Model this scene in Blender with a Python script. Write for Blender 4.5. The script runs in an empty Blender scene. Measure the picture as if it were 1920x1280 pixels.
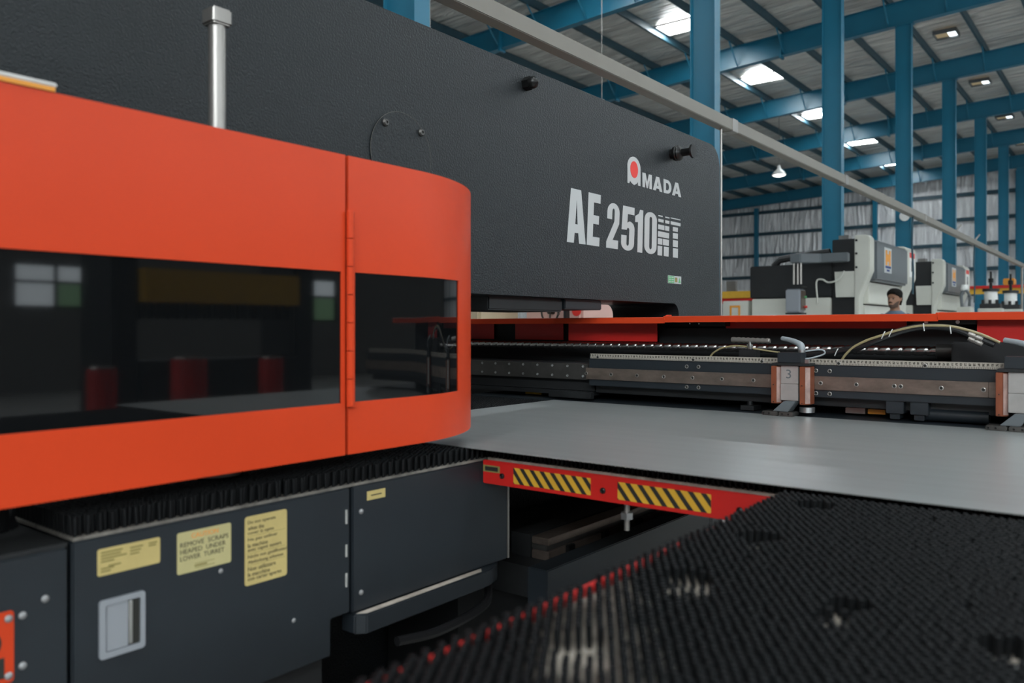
import bpy, bmesh, math, random
from mathutils import Vector, Matrix
random.seed(7)
R = math.radians
scene = bpy.context.scene

# ---------------------------------------------------------------- camera
F, HZ, YAW, EYE = 1527.0, 614.0, R(38.2), 1.25      # focal length and horizon in pixels of 1920x1280
cam_d = bpy.data.cameras.new('camera')
cam_d.sensor_width = 36.0
cam_d.lens = F * 36.0 / 1920.0
cam_d.shift_y = -(640.0 - HZ) / 1920.0
cam_d.clip_start, cam_d.clip_end = 0.05, 300.0
cam_d.dof.use_dof = True
cam_d.dof.focus_distance = 3.5
cam_d.dof.aperture_fstop = 3.2
cam = bpy.data.objects.new('camera', cam_d)
cam.location = (0, 0, EYE)
cam.rotation_euler = (R(90), 0, YAW)
scene.collection.objects.link(cam)
scene.camera = cam

# ---------------------------------------------------------------- light and exposure
scene.view_settings.view_transform = 'Standard'
scene.view_settings.look = 'None'
scene.view_settings.gamma = 1.0
scene.view_settings.use_curve_mapping = False
scene.view_settings.exposure = -0.6
world = bpy.data.worlds.new('sky')
scene.world = world
world.use_nodes = True
bg = world.node_tree.nodes['Background']
bg.inputs[0].default_value = (0.80, 0.90, 1.0, 1)
bg.inputs[1].default_value = 1.0


def area_light(name, loc, rot, sx, sy, power, col):
    d = bpy.data.lights.new(name, 'AREA')
    d.shape = 'RECTANGLE'
    d.size, d.size_y, d.energy, d.color = sx, sy, power, col
    o = bpy.data.objects.new(name, d)
    o.location, o.rotation_euler = loc, rot
    scene.collection.objects.link(o)
    return o


DAY = (0.90, 0.97, 1.0)
# daylight through the right-hand clerestory; front lamp is fill light added behind the camera
area_light('clerestory_daylight', (13.7, 9.0, 6.2), (R(90), 0, R(90)), 30.0, 2.6, 760, DAY)
area_light('added_front_fill', (6.5, -8.8, 6.2), (R(90), 0, 0), 12.0, 2.5, 1500, DAY)
SKYLIGHT_STRENGTH = 70.0

# ---------------------------------------------------------------- helpers
COL = scene.collection


def P(u, v, X=None, Y=None, Z=None):
    """point of the plane X, Y or Z = const that was measured at pixel (u, v) of the photograph"""
    a, b = (u - 960) / F, (HZ - v) / F
    s, c = math.sin(YAW), math.cos(YAW)
    d = Vector((-s + a * c, c + a * s, b))
    t = X / d.x if X is not None else Y / d.y if Y is not None else (Z - EYE) / d.z
    return Vector((0, 0, EYE)) + d * t


def origin(o):
    v = Vector((0, 0, 0))
    while o is not None:
        v += Vector(o.location)
        o = o.parent
    return v


def tag(o, label=None, cat=None, group=None, kind=None):
    if label: o['label'] = label
    if cat: o['category'] = cat
    if group: o['group'] = group
    if kind: o['kind'] = kind
    return o


def thing(name, loc, label, cat, group=None):
    o = bpy.data.objects.new(name, None)
    o.empty_display_size = 0.1
    o.location = loc
    COL.objects.link(o)
    return tag(o, label, cat, group)


def link_mesh(name, me, mat, parent=None, loc=(0, 0, 0)):
    o = bpy.data.objects.new(name, me)
    if mat is not None and not me.materials:
        me.materials.append(mat)
    COL.objects.link(o)
    o.parent = parent
    o.location = loc
    return o


def piece(name, me, parent, world_loc, rot=None):
    """another object that shares the mesh me"""
    o = bpy.data.objects.new(name, me)
    COL.objects.link(o)
    o.parent = parent
    o.location = Vector(world_loc) - (origin(parent) if parent else Vector((0, 0, 0)))
    if rot is not None:
        o.rotation_euler = rot
    return o


def copy_tree(o, parent=None):
    c = o.copy()
    COL.objects.link(c)
    c.parent = parent
    for ch in list(o.children):
        copy_tree(ch, c)
    return c


class MB:
    def __init__(s):
        s.v, s.f = [], []

    def add(s, vs, fs):
        n = len(s.v)
        s.v += [Vector(p) for p in vs]
        s.f += [tuple(i + n for i in f) for f in fs]
        return s

    def box(s, x0, x1, y0, y1, z0, z1):
        vs = [(x, y, z) for x in (x0, x1) for y in (y0, y1) for z in (z0, z1)]
        return s.add(vs, [(0, 1, 3, 2), (4, 6, 7, 5), (0, 4, 5, 1), (2, 3, 7, 6), (0, 2, 6, 4), (1, 5, 7, 3)])

    def loft(s, rings, caps=True, closed=True):
        n = len(rings[0])
        vs = [p for r in rings for p in r]
        fs = []
        for i in range(len(rings) - 1):
            for j in range(n if closed else n - 1):
                k = (j + 1) % n
                fs.append((i * n + j, i * n + k, (i + 1) * n + k, (i + 1) * n + j))
        if caps:
            fs.append(tuple(range(n - 1, -1, -1)))
            m = (len(rings) - 1) * n
            fs.append(tuple(range(m, m + n)))
        return s.add(vs, fs)

    def cyl(s, p0, p1, r0, r1=None, n=16, spin=0.0):
        return s.lathe(p0, p1, [(0, r0), (1, r0 if r1 is None else r1)], n, spin)

    def lathe(s, p0, p1, prof, n=20, spin=0.0):
        """prof: (t along p0-p1, radius)"""
        p0, p1 = Vector(p0), Vector(p1)
        ax = (p1 - p0).normalized()
        e1 = ax.orthogonal().normalized()
        if abs(ax.z) > 0.99: e1 = Vector((1, 0, 0))
        e2 = ax.cross(e1)
        rings = []
        for t, r in prof:
            c = p0.lerp(p1, t)
            rings.append([c + (e1 * math.cos(spin + 2 * math.pi * k / n) + e2 * math.sin(spin + 2 * math.pi * k / n)) * r for k in range(n)])
        return s.loft(rings)

    def tube(s, pts, r, n=10):
        pts = [Vector(p) for p in pts]
        rs = r if isinstance(r, (list, tuple)) else [r] * len(pts)
        rings, e1 = [], None
        for i, p in enumerate(pts):
            t = (pts[min(i + 1, len(pts) - 1)] - pts[max(i - 1, 0)]).normalized()
            e1 = t.orthogonal().normalized() if e1 is None else (e1 - t * e1.dot(t)).normalized()
            e2 = t.cross(e1)
            rings.append([p + (e1 * math.cos(2 * math.pi * k / n) + e2 * math.sin(2 * math.pi * k / n)) * rs[i] for k in range(n)])
        return s.loft(rings)

    def prism(s, poly, axis, a0, a1):
        """poly: 2-D outline; axis X: (y,z), Y: (x,z), Z: (x,y); extruded from a0 to a1"""
        def q(p, a):
            return (a, p[0], p[1]) if axis == 'X' else (p[0], a, p[1]) if axis == 'Y' else (p[0], p[1], a)
        return s.loft([[q(p, a0) for p in poly], [q(p, a1) for p in poly]])

    def mesh(s, name, off=(0, 0, 0), bevel=0.0, smooth=True):
        off = Vector(off)
        me = bpy.data.meshes.new(name)
        me.from_pydata([tuple(p - off) for p in s.v], [], s.f)
        bm = bmesh.new()
        bm.from_mesh(me)
        bmesh.ops.recalc_face_normals(bm, faces=bm.faces)
        if bevel:
            ed = [e for e in bm.edges if len(e.link_faces) == 2 and e.calc_face_angle(0) > 0.6]
            bmesh.ops.bevel(bm, geom=ed, offset=bevel, segments=2, affect='EDGES', clamp_overlap=True)
        bm.to_mesh(me)
        bm.free()
        if smooth:
            me.polygons.foreach_set('use_smooth', [True] * len(me.polygons))
            me.set_sharp_from_angle(angle=R(34))
        return me

    def build(s, name, mat, parent=None, bevel=0.0, smooth=True):
        if parent is None:
            return link_mesh(name, s.mesh(name, (0, 0, 0), bevel, smooth), mat)
        return link_mesh(name, s.mesh(name, origin(parent), bevel, smooth), mat, parent)


def box(name, mat, parent, x0, x1, y0, y1, z0, z1, bevel=0.0):
    return MB().box(x0, x1, y0, y1, z0, z1).build(name, mat, parent, bevel)


# faces seen from +X: local x -> +Y, local y -> +Z; faces seen from -Y: local x -> +X, local y -> +Z
def face_x(x, y, z): return Matrix(((0, 0, 1, x), (1, 0, 0, y), (0, 1, 0, z), (0, 0, 0, 1)))
def face_y(x, y, z): return Matrix(((1, 0, 0, x), (0, 0, -1, y), (0, 1, 0, z), (0, 0, 0, 1)))


def curve_mesh(name, splines, thick):
    """filled outline with holes, from z = 0 to z = thick"""
    cu = bpy.data.curves.new(name, 'CURVE')
    cu.dimensions, cu.fill_mode, cu.extrude = '2D', 'BOTH', thick / 2
    for pts in splines:
        sp = cu.splines.new('POLY')
        sp.points.add(len(pts) - 1)
        for q, p in zip(sp.points, pts):
            q.co = (p[0], p[1], 0, 1)
        sp.use_cyclic_u = True
    return _curve_to_mesh(name, cu, thick)


def text_mesh(name, body, thick, size=1.0, spacing=1.0):
    cu = bpy.data.curves.new(name, 'FONT')
    cu.body, cu.size, cu.extrude, cu.space_character = body, size, thick / 2, spacing
    cu.resolution_u = 3
    return _curve_to_mesh(name, cu, thick)


def _curve_to_mesh(name, cu, thick):
    o = bpy.data.objects.new(name, cu)
    COL.objects.link(o)
    bpy.context.view_layer.update()
    me = bpy.data.meshes.new_from_object(o.evaluated_get(bpy.context.evaluated_depsgraph_get()))
    me.name = name
    bpy.data.objects.remove(o)
    bpy.data.curves.remove(cu)
    me.materials.clear()
    me.transform(Matrix.Translation((0, 0, thick / 2)))
    return me


def put(name, me, mat, parent, mtx):
    m = mtx.copy()
    m.translation = m.translation - (origin(parent) if parent else Vector((0, 0, 0)))
    me.transform(m)
    return link_mesh(name, me, mat, parent)


def print_text(name, body, mat, parent, frame, x0, x1, z0, z1, thick=0.0004, keep=False):
    """lettering stretched into the box x0-x1, z0-z1 of a face"""
    me = text_mesh(name, body, thick)
    xs = [v.co.x for v in me.vertices]; ys = [v.co.y for v in me.vertices]
    sx = (x1 - x0) / (max(xs) - min(xs)); sy = (z1 - z0) / (max(ys) - min(ys))
    if keep: sx = min(sx, sy * keep)
    me.transform(Matrix.Diagonal((sx, sy, 1, 1)) @ Matrix.Translation((-min(xs), -min(ys), 0)))
    me.transform(Matrix.Translation((x0, z0, 0)))
    return put(name, me, mat, parent, frame)


def rrect(x0, x1, y0, y1, r, n=5):
    out = []
    for cx, cy, a0 in ((x1 - r, y1 - r, 0), (x0 + r, y1 - r, 90), (x0 + r, y0 + r, 180), (x1 - r, y0 + r, 270)):
        for k in range(n + 1):
            a = R(a0 + 90 * k / n)
            out.append((cx + r * math.cos(a), cy + r * math.sin(a)))
    return out


def smooth_path(ctrl, n=8):
    """Catmull-Rom through the control points"""
    c = [Vector(p) for p in ctrl]
    c = [c[0] * 2 - c[1]] + c + [c[-1] * 2 - c[-2]]
    out = []
    for i in range(1, len(c) - 2):
        for k in range(n):
            t = k / n
            a, b, d, e = c[i - 1], c[i], c[i + 1], c[i + 2]
            out.append(0.5 * ((2 * b) + (d - a) * t + (2 * a - 5 * b + 4 * d - e) * t * t + (3 * b - a - 3 * d + e) * t ** 3))
    out.append(c[-2])
    return out


# ---------------------------------------------------------------- materials
def material(name, rgb, rough=0.5, metal=0.0, var=0.0, vscale=6.0, stretch=(1, 1, 1), bump=0.0, bscale=200.0,
             bstretch=(1, 1, 1), emit=None, spec=None, coat=0.0, rvar=0.0):
    m = bpy.data.materials.new(name)
    m.use_nodes = True
    nt = m.node_tree
    p = nt.nodes['Principled BSDF']
    p.inputs['Base Color'].default_value = (*rgb, 1)
    p.inputs['Roughness'].default_value = rough
    p.inputs['Metallic'].default_value = metal
    if spec is not None: p.inputs['Specular IOR Level'].default_value = spec
    if coat:
        p.inputs['Coat Weight'].default_value = coat
        p.inputs['Coat Roughness'].default_value = 0.12
    if emit:
        p.inputs['Emission Color'].default_value = (*emit[0], 1)
        p.inputs['Emission Strength'].default_value = emit[1]
    tc = nt.nodes.new('ShaderNodeTexCoord')
    if var or rvar:
        mp = nt.nodes.new('ShaderNodeMapping'); mp.inputs['Scale'].default_value = stretch
        no = nt.nodes.new('ShaderNodeTexNoise'); no.inputs['Scale'].default_value = vscale
        no.inputs['Detail'].default_value = 6.0; no.inputs['Roughness'].default_value = 0.62
        nt.links.new(tc.outputs['Object'], mp.inputs[0]); nt.links.new(mp.outputs[0], no.inputs['Vector'])
        if var:
            cr = nt.nodes.new('ShaderNodeValToRGB')
            cr.color_ramp.elements[0].position, cr.color_ramp.elements[1].position = 0.28, 0.72
            cr.color_ramp.elements[0].color = (*[c * (1 - var) for c in rgb], 1)
            cr.color_ramp.elements[1].color = (*[min(1, c * (1 + var)) for c in rgb], 1)
            nt.links.new(no.outputs['Fac'], cr.inputs[0]); nt.links.new(cr.outputs[0], p.inputs['Base Color'])
        if rvar:
            mr = nt.nodes.new('ShaderNodeMapRange')
            mr.inputs['To Min'].default_value, mr.inputs['To Max'].default_value = max(0.02, rough - rvar), rough + rvar
            nt.links.new(no.outputs['Fac'], mr.inputs['Value']); nt.links.new(mr.outputs[0], p.inputs['Roughness'])
    if bump:
        mp = nt.nodes.new('ShaderNodeMapping'); mp.inputs['Scale'].default_value = bstretch
        no = nt.nodes.new('ShaderNodeTexNoise'); no.inputs['Scale'].default_value = bscale; no.inputs['Detail'].default_value = 3.0
        bp = nt.nodes.new('ShaderNodeBump'); bp.inputs['Strength'].default_value = bump; bp.inputs['Distance'].default_value = 0.4 / bscale
        nt.links.new(tc.outputs['Object'], mp.inputs[0]); nt.links.new(mp.outputs[0], no.inputs['Vector'])
        nt.links.new(no.outputs['Fac'], bp.inputs['Height']); nt.links.new(bp.outputs[0], p.inputs['Normal'])
    return m


M = {}
M['frame'] = material('charcoal hammered paint', (0.014, 0.017, 0.019), 0.40, var=0.15, vscale=2.5, bump=1.0, bscale=140, rvar=0.05, spec=0.30)
M['panel'] = material('charcoal sheet paint', (0.014, 0.019, 0.024), 0.45, var=0.18, vscale=3, bump=0.12, bscale=500)
M['black'] = material('black paint', (0.010, 0.011, 0.012), 0.5, var=0.2, vscale=8)
M['void'] = material('grimy black steel', (0.012, 0.013, 0.014), 0.7, var=0.3, vscale=5)
M['red'] = material('orange red guard paint', (0.62, 0.056, 0.016), 0.32, var=0.05, vscale=2.0, bump=0.06, bscale=420, spec=0.18)
M['red2'] = material('signal red paint', (0.60, 0.018, 0.014), 0.36, var=0.06, vscale=4, bump=0.05, bscale=300)
M['acrylic'] = material('smoked acrylic', (0.004, 0.0045, 0.005), 0.035, spec=0.55)
M['sheet'] = material('bare sheet steel', (0.47, 0.49, 0.485), 0.30, metal=0.58, var=0.10, vscale=3.0, stretch=(0.30, 9, 1), rvar=0.06)
M['steel'] = material('machined steel', (0.42, 0.42, 0.42), 0.32, metal=0.9, var=0.15, vscale=12)
M['bright'] = material('bright plated steel', (0.66, 0.66, 0.65), 0.22, metal=1.0)
M['dull'] = material('dull galvanised steel', (0.33, 0.31, 0.29), 0.34, metal=0.8, var=0.12, vscale=14, stretch=(1, 1, 0.2))
M['screw'] = material('oily ground screw steel', (0.68, 0.66, 0.64), 0.27, metal=1.0)
M['rail'] = material('ground steel with brown oil film', (0.235, 0.185, 0.155), 0.38, metal=0.75, var=0.28, vscale=9, stretch=(1.5, 1, 3))
M['darkrail'] = material('dark oiled steel', (0.10, 0.095, 0.09), 0.4, metal=0.7, var=0.25, vscale=9)
M['bolt'] = material('black oxide bolt', (0.03, 0.03, 0.03), 0.3, metal=0.8)
M['copper'] = material('copper coloured clamp plate', (0.25, 0.070, 0.032), 0.45, metal=0.25, var=0.18, vscale=20)
M['pinkmetal'] = material('worn copper edge', (0.52, 0.36, 0.32), 0.4, metal=0.5, var=0.35, vscale=18)
M['block'] = material('ground clamp block', (0.50, 0.48, 0.46), 0.36, metal=0.55, var=0.16, vscale=14)
M['bristle'] = material('black nylon bristle', (0.0045, 0.0052, 0.006), 0.6, spec=0.22)
M['dusty'] = material('dusty steel plate', (0.36, 0.315, 0.265), 0.85, var=0.45, vscale=22)
M['rivet'] = material('dull zinc screw', (0.34, 0.34, 0.34), 0.5, metal=0.6)
M['dusty_dark'] = material('dusty dark plate', (0.17, 0.155, 0.135), 0.85, var=0.5, vscale=26)
M['dust'] = material('pale dust film', (0.40, 0.35, 0.30), 0.9, var=0.25, vscale=30)
M['yellow'] = material('yellow decal', (0.70, 0.40, 0.035), 0.5, var=0.08, vscale=14)
M['label'] = material('yellow label', (0.56, 0.44, 0.17), 0.5, var=0.07, vscale=25)
M['label_pale'] = material('pale yellow label', (0.52, 0.46, 0.22), 0.5, var=0.06, vscale=25)
M['ink'] = material('black ink', (0.02, 0.02, 0.016), 0.6)
M['ink_olive'] = material('rubbed olive ink', (0.24, 0.20, 0.06), 0.7)
M['ink_orange'] = material('orange ink', (0.85, 0.28, 0.03), 0.6)
M['white'] = material('silver white lettering', (0.46, 0.48, 0.48), 0.55)
M['logo_red'] = material('logo red', (0.70, 0.035, 0.025), 0.5)
M['green'] = material('green print', (0.10, 0.40, 0.16), 0.6)
M['chrome_grey'] = material('light grey die cast', (0.36, 0.38, 0.41), 0.35, metal=0.35)
M['hose'] = material('black rubber hose', (0.012, 0.012, 0.013), 0.28)
M['hose_tan'] = material('olive beige plastic tube', (0.33, 0.27, 0.14), 0.4)
M['hose_grey'] = material('grey sleeve', (0.30, 0.33, 0.35), 0.35)
M['blue'] = material('blue steel paint', (0.012, 0.145, 0.235), 0.34, var=0.08, vscale=1.5, bump=0.05, bscale=60)
M['blue_dark'] = material('dull teal purlin paint', (0.022, 0.062, 0.085), 0.5, var=0.1, vscale=2)
M['beige'] = material('beige painted duct', (0.185, 0.17, 0.145), 0.45, var=0.06, vscale=3)
M['offwhite'] = material('off white machine paint', (0.58, 0.58, 0.52), 0.45, var=0.05, vscale=2)
M['grey'] = material('mid grey machine paint', (0.12, 0.135, 0.145), 0.42, var=0.05, vscale=2)
M['lampwhite'] = material('white enamel', (0.8, 0.8, 0.78), 0.4)
M['amber'] = material('dirty amber glazing', (0.35, 0.25, 0.10), 0.4, emit=((0.9, 0.75, 0.5), 0.25))
M['daylight'] = material('daylit skylight sheet', (0.8, 0.85, 0.9), 0.5, emit=((0.88, 0.96, 1.0), SKYLIGHT_STRENGTH))
M['pane'] = material('daylit frosted pane', (0.8, 0.85, 0.9), 0.3, emit=((0.85, 0.95, 1.0), 4.0))
M['pane_green'] = material('daylit pane with foliage outside', (0.3, 0.5, 0.3), 0.3, emit=((0.35, 0.62, 0.35), 1.6))
M['bulb'] = material('lit lamp glass', (0.9, 0.9, 0.85), 0.4, emit=((1.0, 0.97, 0.9), 6.0))
M['concrete'] = material('grey concrete floor', (0.42, 0.41, 0.39), 0.5, var=0.22, vscale=0.8, bump=0.1, bscale=40)
M['plaster'] = material('grey plaster wall', (0.20, 0.19, 0.18), 0.8, var=0.05, vscale=1)
M['cream'] = material('cream cabinet paint', (0.52, 0.42, 0.29), 0.5)
M['pink'] = material('pale pink enamel', (0.62, 0.38, 0.33), 0.45)
M['orange'] = material('orange plastic', (0.75, 0.30, 0.03), 0.45)
M['skin'] = material('skin', (0.27, 0.135, 0.082), 0.5, var=0.08, vscale=30)
M['stubble'] = material('stubbled skin', (0.075, 0.042, 0.03), 0.6, var=0.2, vscale=60)
M['hair'] = material('black hair', (0.007, 0.006, 0.005), 0.8, spec=0.15, bump=0.5, bscale=140, bstretch=(1, 1, 0.15))
M['shirt'] = material('slate blue cloth', (0.10, 0.145, 0.20), 0.8, var=0.1, vscale=30)
M['trousers'] = material('dark cloth', (0.03, 0.032, 0.04), 0.85)
M['navy'] = material('navy print', (0.02, 0.05, 0.20), 0.6)
M['screen'] = material('dim screen', (0.09, 0.065, 0.05), 0.25)


def foil(name, sc, base, depth=0.6):
    m = material(name, base, 0.34, metal=0.30, var=0.22, vscale=1.4, stretch=sc)
    nt = m.node_tree; p = nt.nodes['Principled BSDF']
    tc = nt.nodes.new('ShaderNodeTexCoord'); mp = nt.nodes.new('ShaderNodeMapping'); mp.inputs['Scale'].default_value = sc
    no = nt.nodes.new('ShaderNodeTexNoise'); no.inputs['Scale'].default_value = 1.1; no.inputs['Detail'].default_value = 5; no.inputs['Distortion'].default_value = 0.7
    bp = nt.nodes.new('ShaderNodeBump'); bp.inputs['Strength'].default_value = 1.0; bp.inputs['Distance'].default_value = depth
    nt.links.new(tc.outputs['Object'], mp.inputs[0]); nt.links.new(mp.outputs[0], no.inputs['Vector'])
    nt.links.new(no.outputs['Fac'], bp.inputs['Height']); nt.links.new(bp.outputs[0], p.inputs['Normal'])
    return m


M['foil_roof'] = foil('crinkled foil roof lining', (0.55, 3.4, 1), (0.88, 0.82, 0.77))
M['foil_wall'] = foil('crinkled foil wall lining', (4.0, 1, 0.6), (0.90, 0.88, 0.89), 0.4)
M['foil_side'] = foil('crinkled foil side lining', (1, 4.0, 0.6), (0.90, 0.88, 0.89), 0.2)


def ruler_material():
    m = material('printed steel rule', (0.46, 0.42, 0.36), 0.45, metal=0.3)
    nt = m.node_tree; p = nt.nodes['Principled BSDF']; L = nt.links.new
    tc = nt.nodes.new('ShaderNodeTexCoord'); sx = nt.nodes.new('ShaderNodeSeparateXYZ'); L(tc.outputs['Object'], sx.inputs[0])

    def mth(op, a, b=None):
        n = nt.nodes.new('ShaderNodeMath'); n.operation = op
        for i, q in enumerate((a, b)):
            if q is None: continue
            if isinstance(q, (int, float)): n.inputs[i].default_value = q
            else: L(q, n.inputs[i])
        return n.outputs[0]
    x, z = sx.outputs['X'], sx.outputs['Z']
    tick = mth('MULTIPLY', mth('LESS_THAN', mth('FRACT', mth('MULTIPLY', x, 200.0)), 0.35), mth('LESS_THAN', z, 1.1225))
    cell = mth('FRACT', mth('MULTIPLY', x, 78.0))
    no = nt.nodes.new('ShaderNodeTexNoise'); no.inputs['Scale'].default_value = 320.0; L(tc.outputs['Object'], no.inputs['Vector'])
    dig = mth('MULTIPLY', mth('MULTIPLY', mth('GREATER_THAN', cell, 0.22), mth('LESS_THAN', cell, 0.80)),
              mth('MULTIPLY', mth('GREATER_THAN', z, 1.1245), mth('LESS_THAN', z, 1.1335)))
    dig = mth('MULTIPLY', dig, mth('GREATER_THAN', no.outputs['Fac'], 0.44))
    mix = nt.nodes.new('ShaderNodeMix'); mix.data_type = 'RGBA'
    L(mth('MULTIPLY', mth('MAXIMUM', tick, dig), 0.85), mix.inputs['Factor'])
    mix.inputs['A'].default_value = (0.46, 0.42, 0.36, 1); mix.inputs['B'].default_value = (0.03, 0.026, 0.02, 1)
    L(mix.outputs['Result'], p.inputs['Base Color'])
    return m


M['rule'] = ruler_material()

# ================================================================ the hall
X_L, X_R, Y_F, Y_B = -24.0, 14.0, -9.0, 46.2
RIDGE = -1.0
def rafter_z(x): return 9.025 - 0.05 * abs(x - RIDGE)


def structure(o): return tag(o, kind='structure')


structure(box('floor', M['concrete'], None, X_L, X_R, Y_F, Y_B, -0.2, 0.0))
cb = MB()
cb.prism([(X_L, rafter_z(X_L) + .81), (RIDGE, rafter_z(RIDGE) + .81), (X_R, rafter_z(X_R) + .81),
          (X_R, rafter_z(X_R) + .90), (RIDGE, rafter_z(RIDGE) + .90), (X_L, rafter_z(X_L) + .90)], 'Y', Y_F, Y_B)
structure(cb.build('ceiling', M['foil_roof']))
wall_back = structure(box('wall_back', M['foil_wall'], None, X_L, X_R, Y_B, Y_B + .2, 0, 9.8))
structure(box('wall_left', M['foil_side'], None, X_L - .2, X_L, Y_F, Y_B, 0, 9.8))
gm = MB().box(X_L, X_R, -.07, .07, -.09, .09).mesh('girt')
gm.materials.append(M['blue_dark'])
for i in range(7):
    piece('girt', gm, wall_back, (0, Y_B - .07, 0.42 + 1.25 * i))
for x in (-18.1, -11.6, -5.1, 1.4, 7.9):
    MB().box(x - .11, x + .11, Y_B - .34, Y_B - .14, 0, rafter_z(x)).build('wall_post', M['blue'], wall_back)

# right wall: solid, a clerestory band of frosted panes and two low windows
wr = MB()
WIN = [(6.2, 7.75, 1.62, 2.5), (12.4, 13.9, 1.4, 2.5)]
ys = [Y_F] + [q for w in WIN for q in w[:2]] + [Y_B]
for i in range(0, len(ys), 2):
    wr.box(X_R, X_R + .2, ys[i], ys[i + 1], 0, 4.9)
for a, b, c, d in WIN:
    wr.box(X_R, X_R + .2, a, b, 0, c).box(X_R, X_R + .2, a, b, d, 4.9)
wr.box(X_R, X_R + .2, Y_F, Y_B, 7.5, 9.8)
structure(wr.build('wall_right', M['plaster']))
n = 0
for k in range(10):
    y0, y1 = Y_F + k * 5.52, Y_F + k * 5.52 + 5.52
    n += 1
    w = structure(MB().box(X_R + .02, X_R + .14, y0, y0 + .1, 4.9, 7.5).box(X_R + .02, X_R + .14, y1 - .1, y1, 4.9, 7.5)
                  .box(X_R + .02, X_R + .14, y0, y1, 4.9, 5.0).box(X_R + .02, X_R + .14, y0, y1, 7.4, 7.5).build('window_%d' % n, M['blue_dark']))
    for j in range(4):
        yy = y0 + .1 + j * 1.33
        box('pane', M['pane'], w, X_R + .07, X_R + .09, yy + .01, yy + 1.31, 5.0, 7.4)
for a, b, c, d in WIN:
    n += 1
    m, h = (a + b) / 2, c + (d - c) * .58
    w = structure(MB().box(X_R + .02, X_R + .14, a, a + .05, c, d).box(X_R + .02, X_R + .14, b - .05, b, c, d).box(X_R + .02, X_R + .14, m - .03, m + .03, c, d)
                  .box(X_R + .02, X_R + .14, a, b, c, c + .05).box(X_R + .02, X_R + .14, a, b, d - .05, d).box(X_R + .02, X_R + .14, a, b, h - .025, h + .025)
                  .build('window_%d' % n, M['black']))
    for q, (ya, yb) in enumerate(((a + .05, m - .03), (m + .03, b - .05))):
        box('pane', M['pane'], w, X_R + .07, X_R + .09, ya, yb, h + .025, d - .05)
        box('pane', M['pane_green'] if q == 1 else M['pane'], w, X_R + .07, X_R + .09, ya, yb, c + .05, h - .025)
structure(MB().box(X_L, .4, Y_F - .2, Y_F, 0, 9.8).box(12.6, X_R, Y_F - .2, Y_F, 0, 9.8).box(.4, 12.6, Y_F - .2, Y_F, 0, 4.9).box(.4, 12.6, Y_F - .2, Y_F, 7.5, 9.8).build('wall_front', M['plaster']))
for k in range(2):  # glazing invented behind the camera to carry the added fill light
    x0, x1 = .4 + 6.1 * k, 6.5 + 6.1 * k
    n += 1
    w = structure(MB().box(x0, x0 + .1, Y_F - .14, Y_F - .02, 4.9, 7.5).box(x1 - .1, x1, Y_F - .14, Y_F - .02, 4.9, 7.5).box(x0, x1, Y_F - .14, Y_F - .02, 4.9, 5.0)
                  .box(x0, x1, Y_F - .14, Y_F - .02, 7.4, 7.5).build('window_%d' % n, M['blue_dark']))
    for j in range(4):
        xx = x0 + .1 + j * 1.475
        box('pane', M['pane'], w, xx + .01, xx + 1.465, Y_F - .09, Y_F - .07, 5.0, 7.4)

# portal columns, rafters, purlins
COL_X, COL_Y0, BAY = -4.9, 10.57, 5.77
ORD = ['first', 'second', 'third', 'fourth', 'fifth', 'sixth', 'seventh', 'eighth', 'ninth', 'tenth', 'eleventh', 'twelfth', 'thirteenth', 'fourteenth', 'fifteenth', 'sixteenth', 'seventeenth', 'eighteenth', 'nineteenth', 'twentieth']
proto = None
for k in range(-1, 7):
    y = COL_Y0 + BAY * k
    if proto is None:
        top = rafter_z(COL_X) - .001
        c = thing('steel_column', (COL_X, y, 0), 'tall blue painted steel I-section column in the row down the hall', 'column', 'blue steel columns in a row down the hall')
        box('web', M['blue'], c, COL_X - .168, COL_X + .168, y - .05, y + .05, .02, top - .02)
        for sx in (-1, 1):
            box('flange', M['blue'], c, COL_X + sx * .176 - .008, COL_X + sx * .176 + .008, y - .09, y + .09, .02, top - .02)
        box('cap_plate', M['blue'], c, COL_X - .22, COL_X + .22, y - .11, y + .11, top - .02, top)
        box('base_plate', M['blue'], c, COL_X - .25, COL_X + .25, y - .16, y + .16, 0, .02)
        proto = c
    else:
        c = copy_tree(proto)
        c.location.y = y
    c['label'] = 'tall blue steel I-section column standing behind the press arm' if k < 0 else 'tall blue steel I-section column, %s in the row beyond the press arm' % ORD[k]
PURL = [-9.25 + 1.33 * i for i in range(-11, 18)]
br = MB().tube([(0, -.62, .60), (0, -.02, .03)], .022, 6).mesh('brace')
br.materials.append(M['blue'])
xs = [X_L, RIDGE, X_R]
def slab(y0, y1, z0, z1):
    return MB().prism([(x, rafter_z(x) + z0) for x in xs] + [(x, rafter_z(x) + z1) for x in reversed(xs)], 'Y', y0, y1)
proto = None
for k in range(-1, 7):
    y = COL_Y0 + BAY * k
    if proto is None:
        r = thing('roof_rafter', (RIDGE, y, rafter_z(RIDGE)), 'deep blue steel rafter carried on the column row under the foil roof', 'beam', 'blue roof rafters')
        slab(y - .01, y + .01, .012, .588).build('web', M['blue'], r)
        slab(y - .1, y + .1, 0, .012).build('bottom_flange', M['blue'], r)
        slab(y - .1, y + .1, .588, .60).build('top_flange', M['blue'], r)
        for x in (-13.2, -8.0, -1.6, 4.2):
            box('splice_plate', M['blue'], r, x - .03, x + .03, y - .12, y + .12, rafter_z(x) - .06, rafter_z(x) + .58)
        for x in PURL:
            if -17 < x < 5:
                piece('brace', br, r, (x, y, rafter_z(x)))
        proto = r
    else:
        r = copy_tree(proto)
        r.location.y = y
    r['label'] = 'deep blue roof rafter on the column behind the press arm' if k < 0 else 'deep blue roof rafter on the %s column beyond the press arm' % ORD[k]
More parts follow.
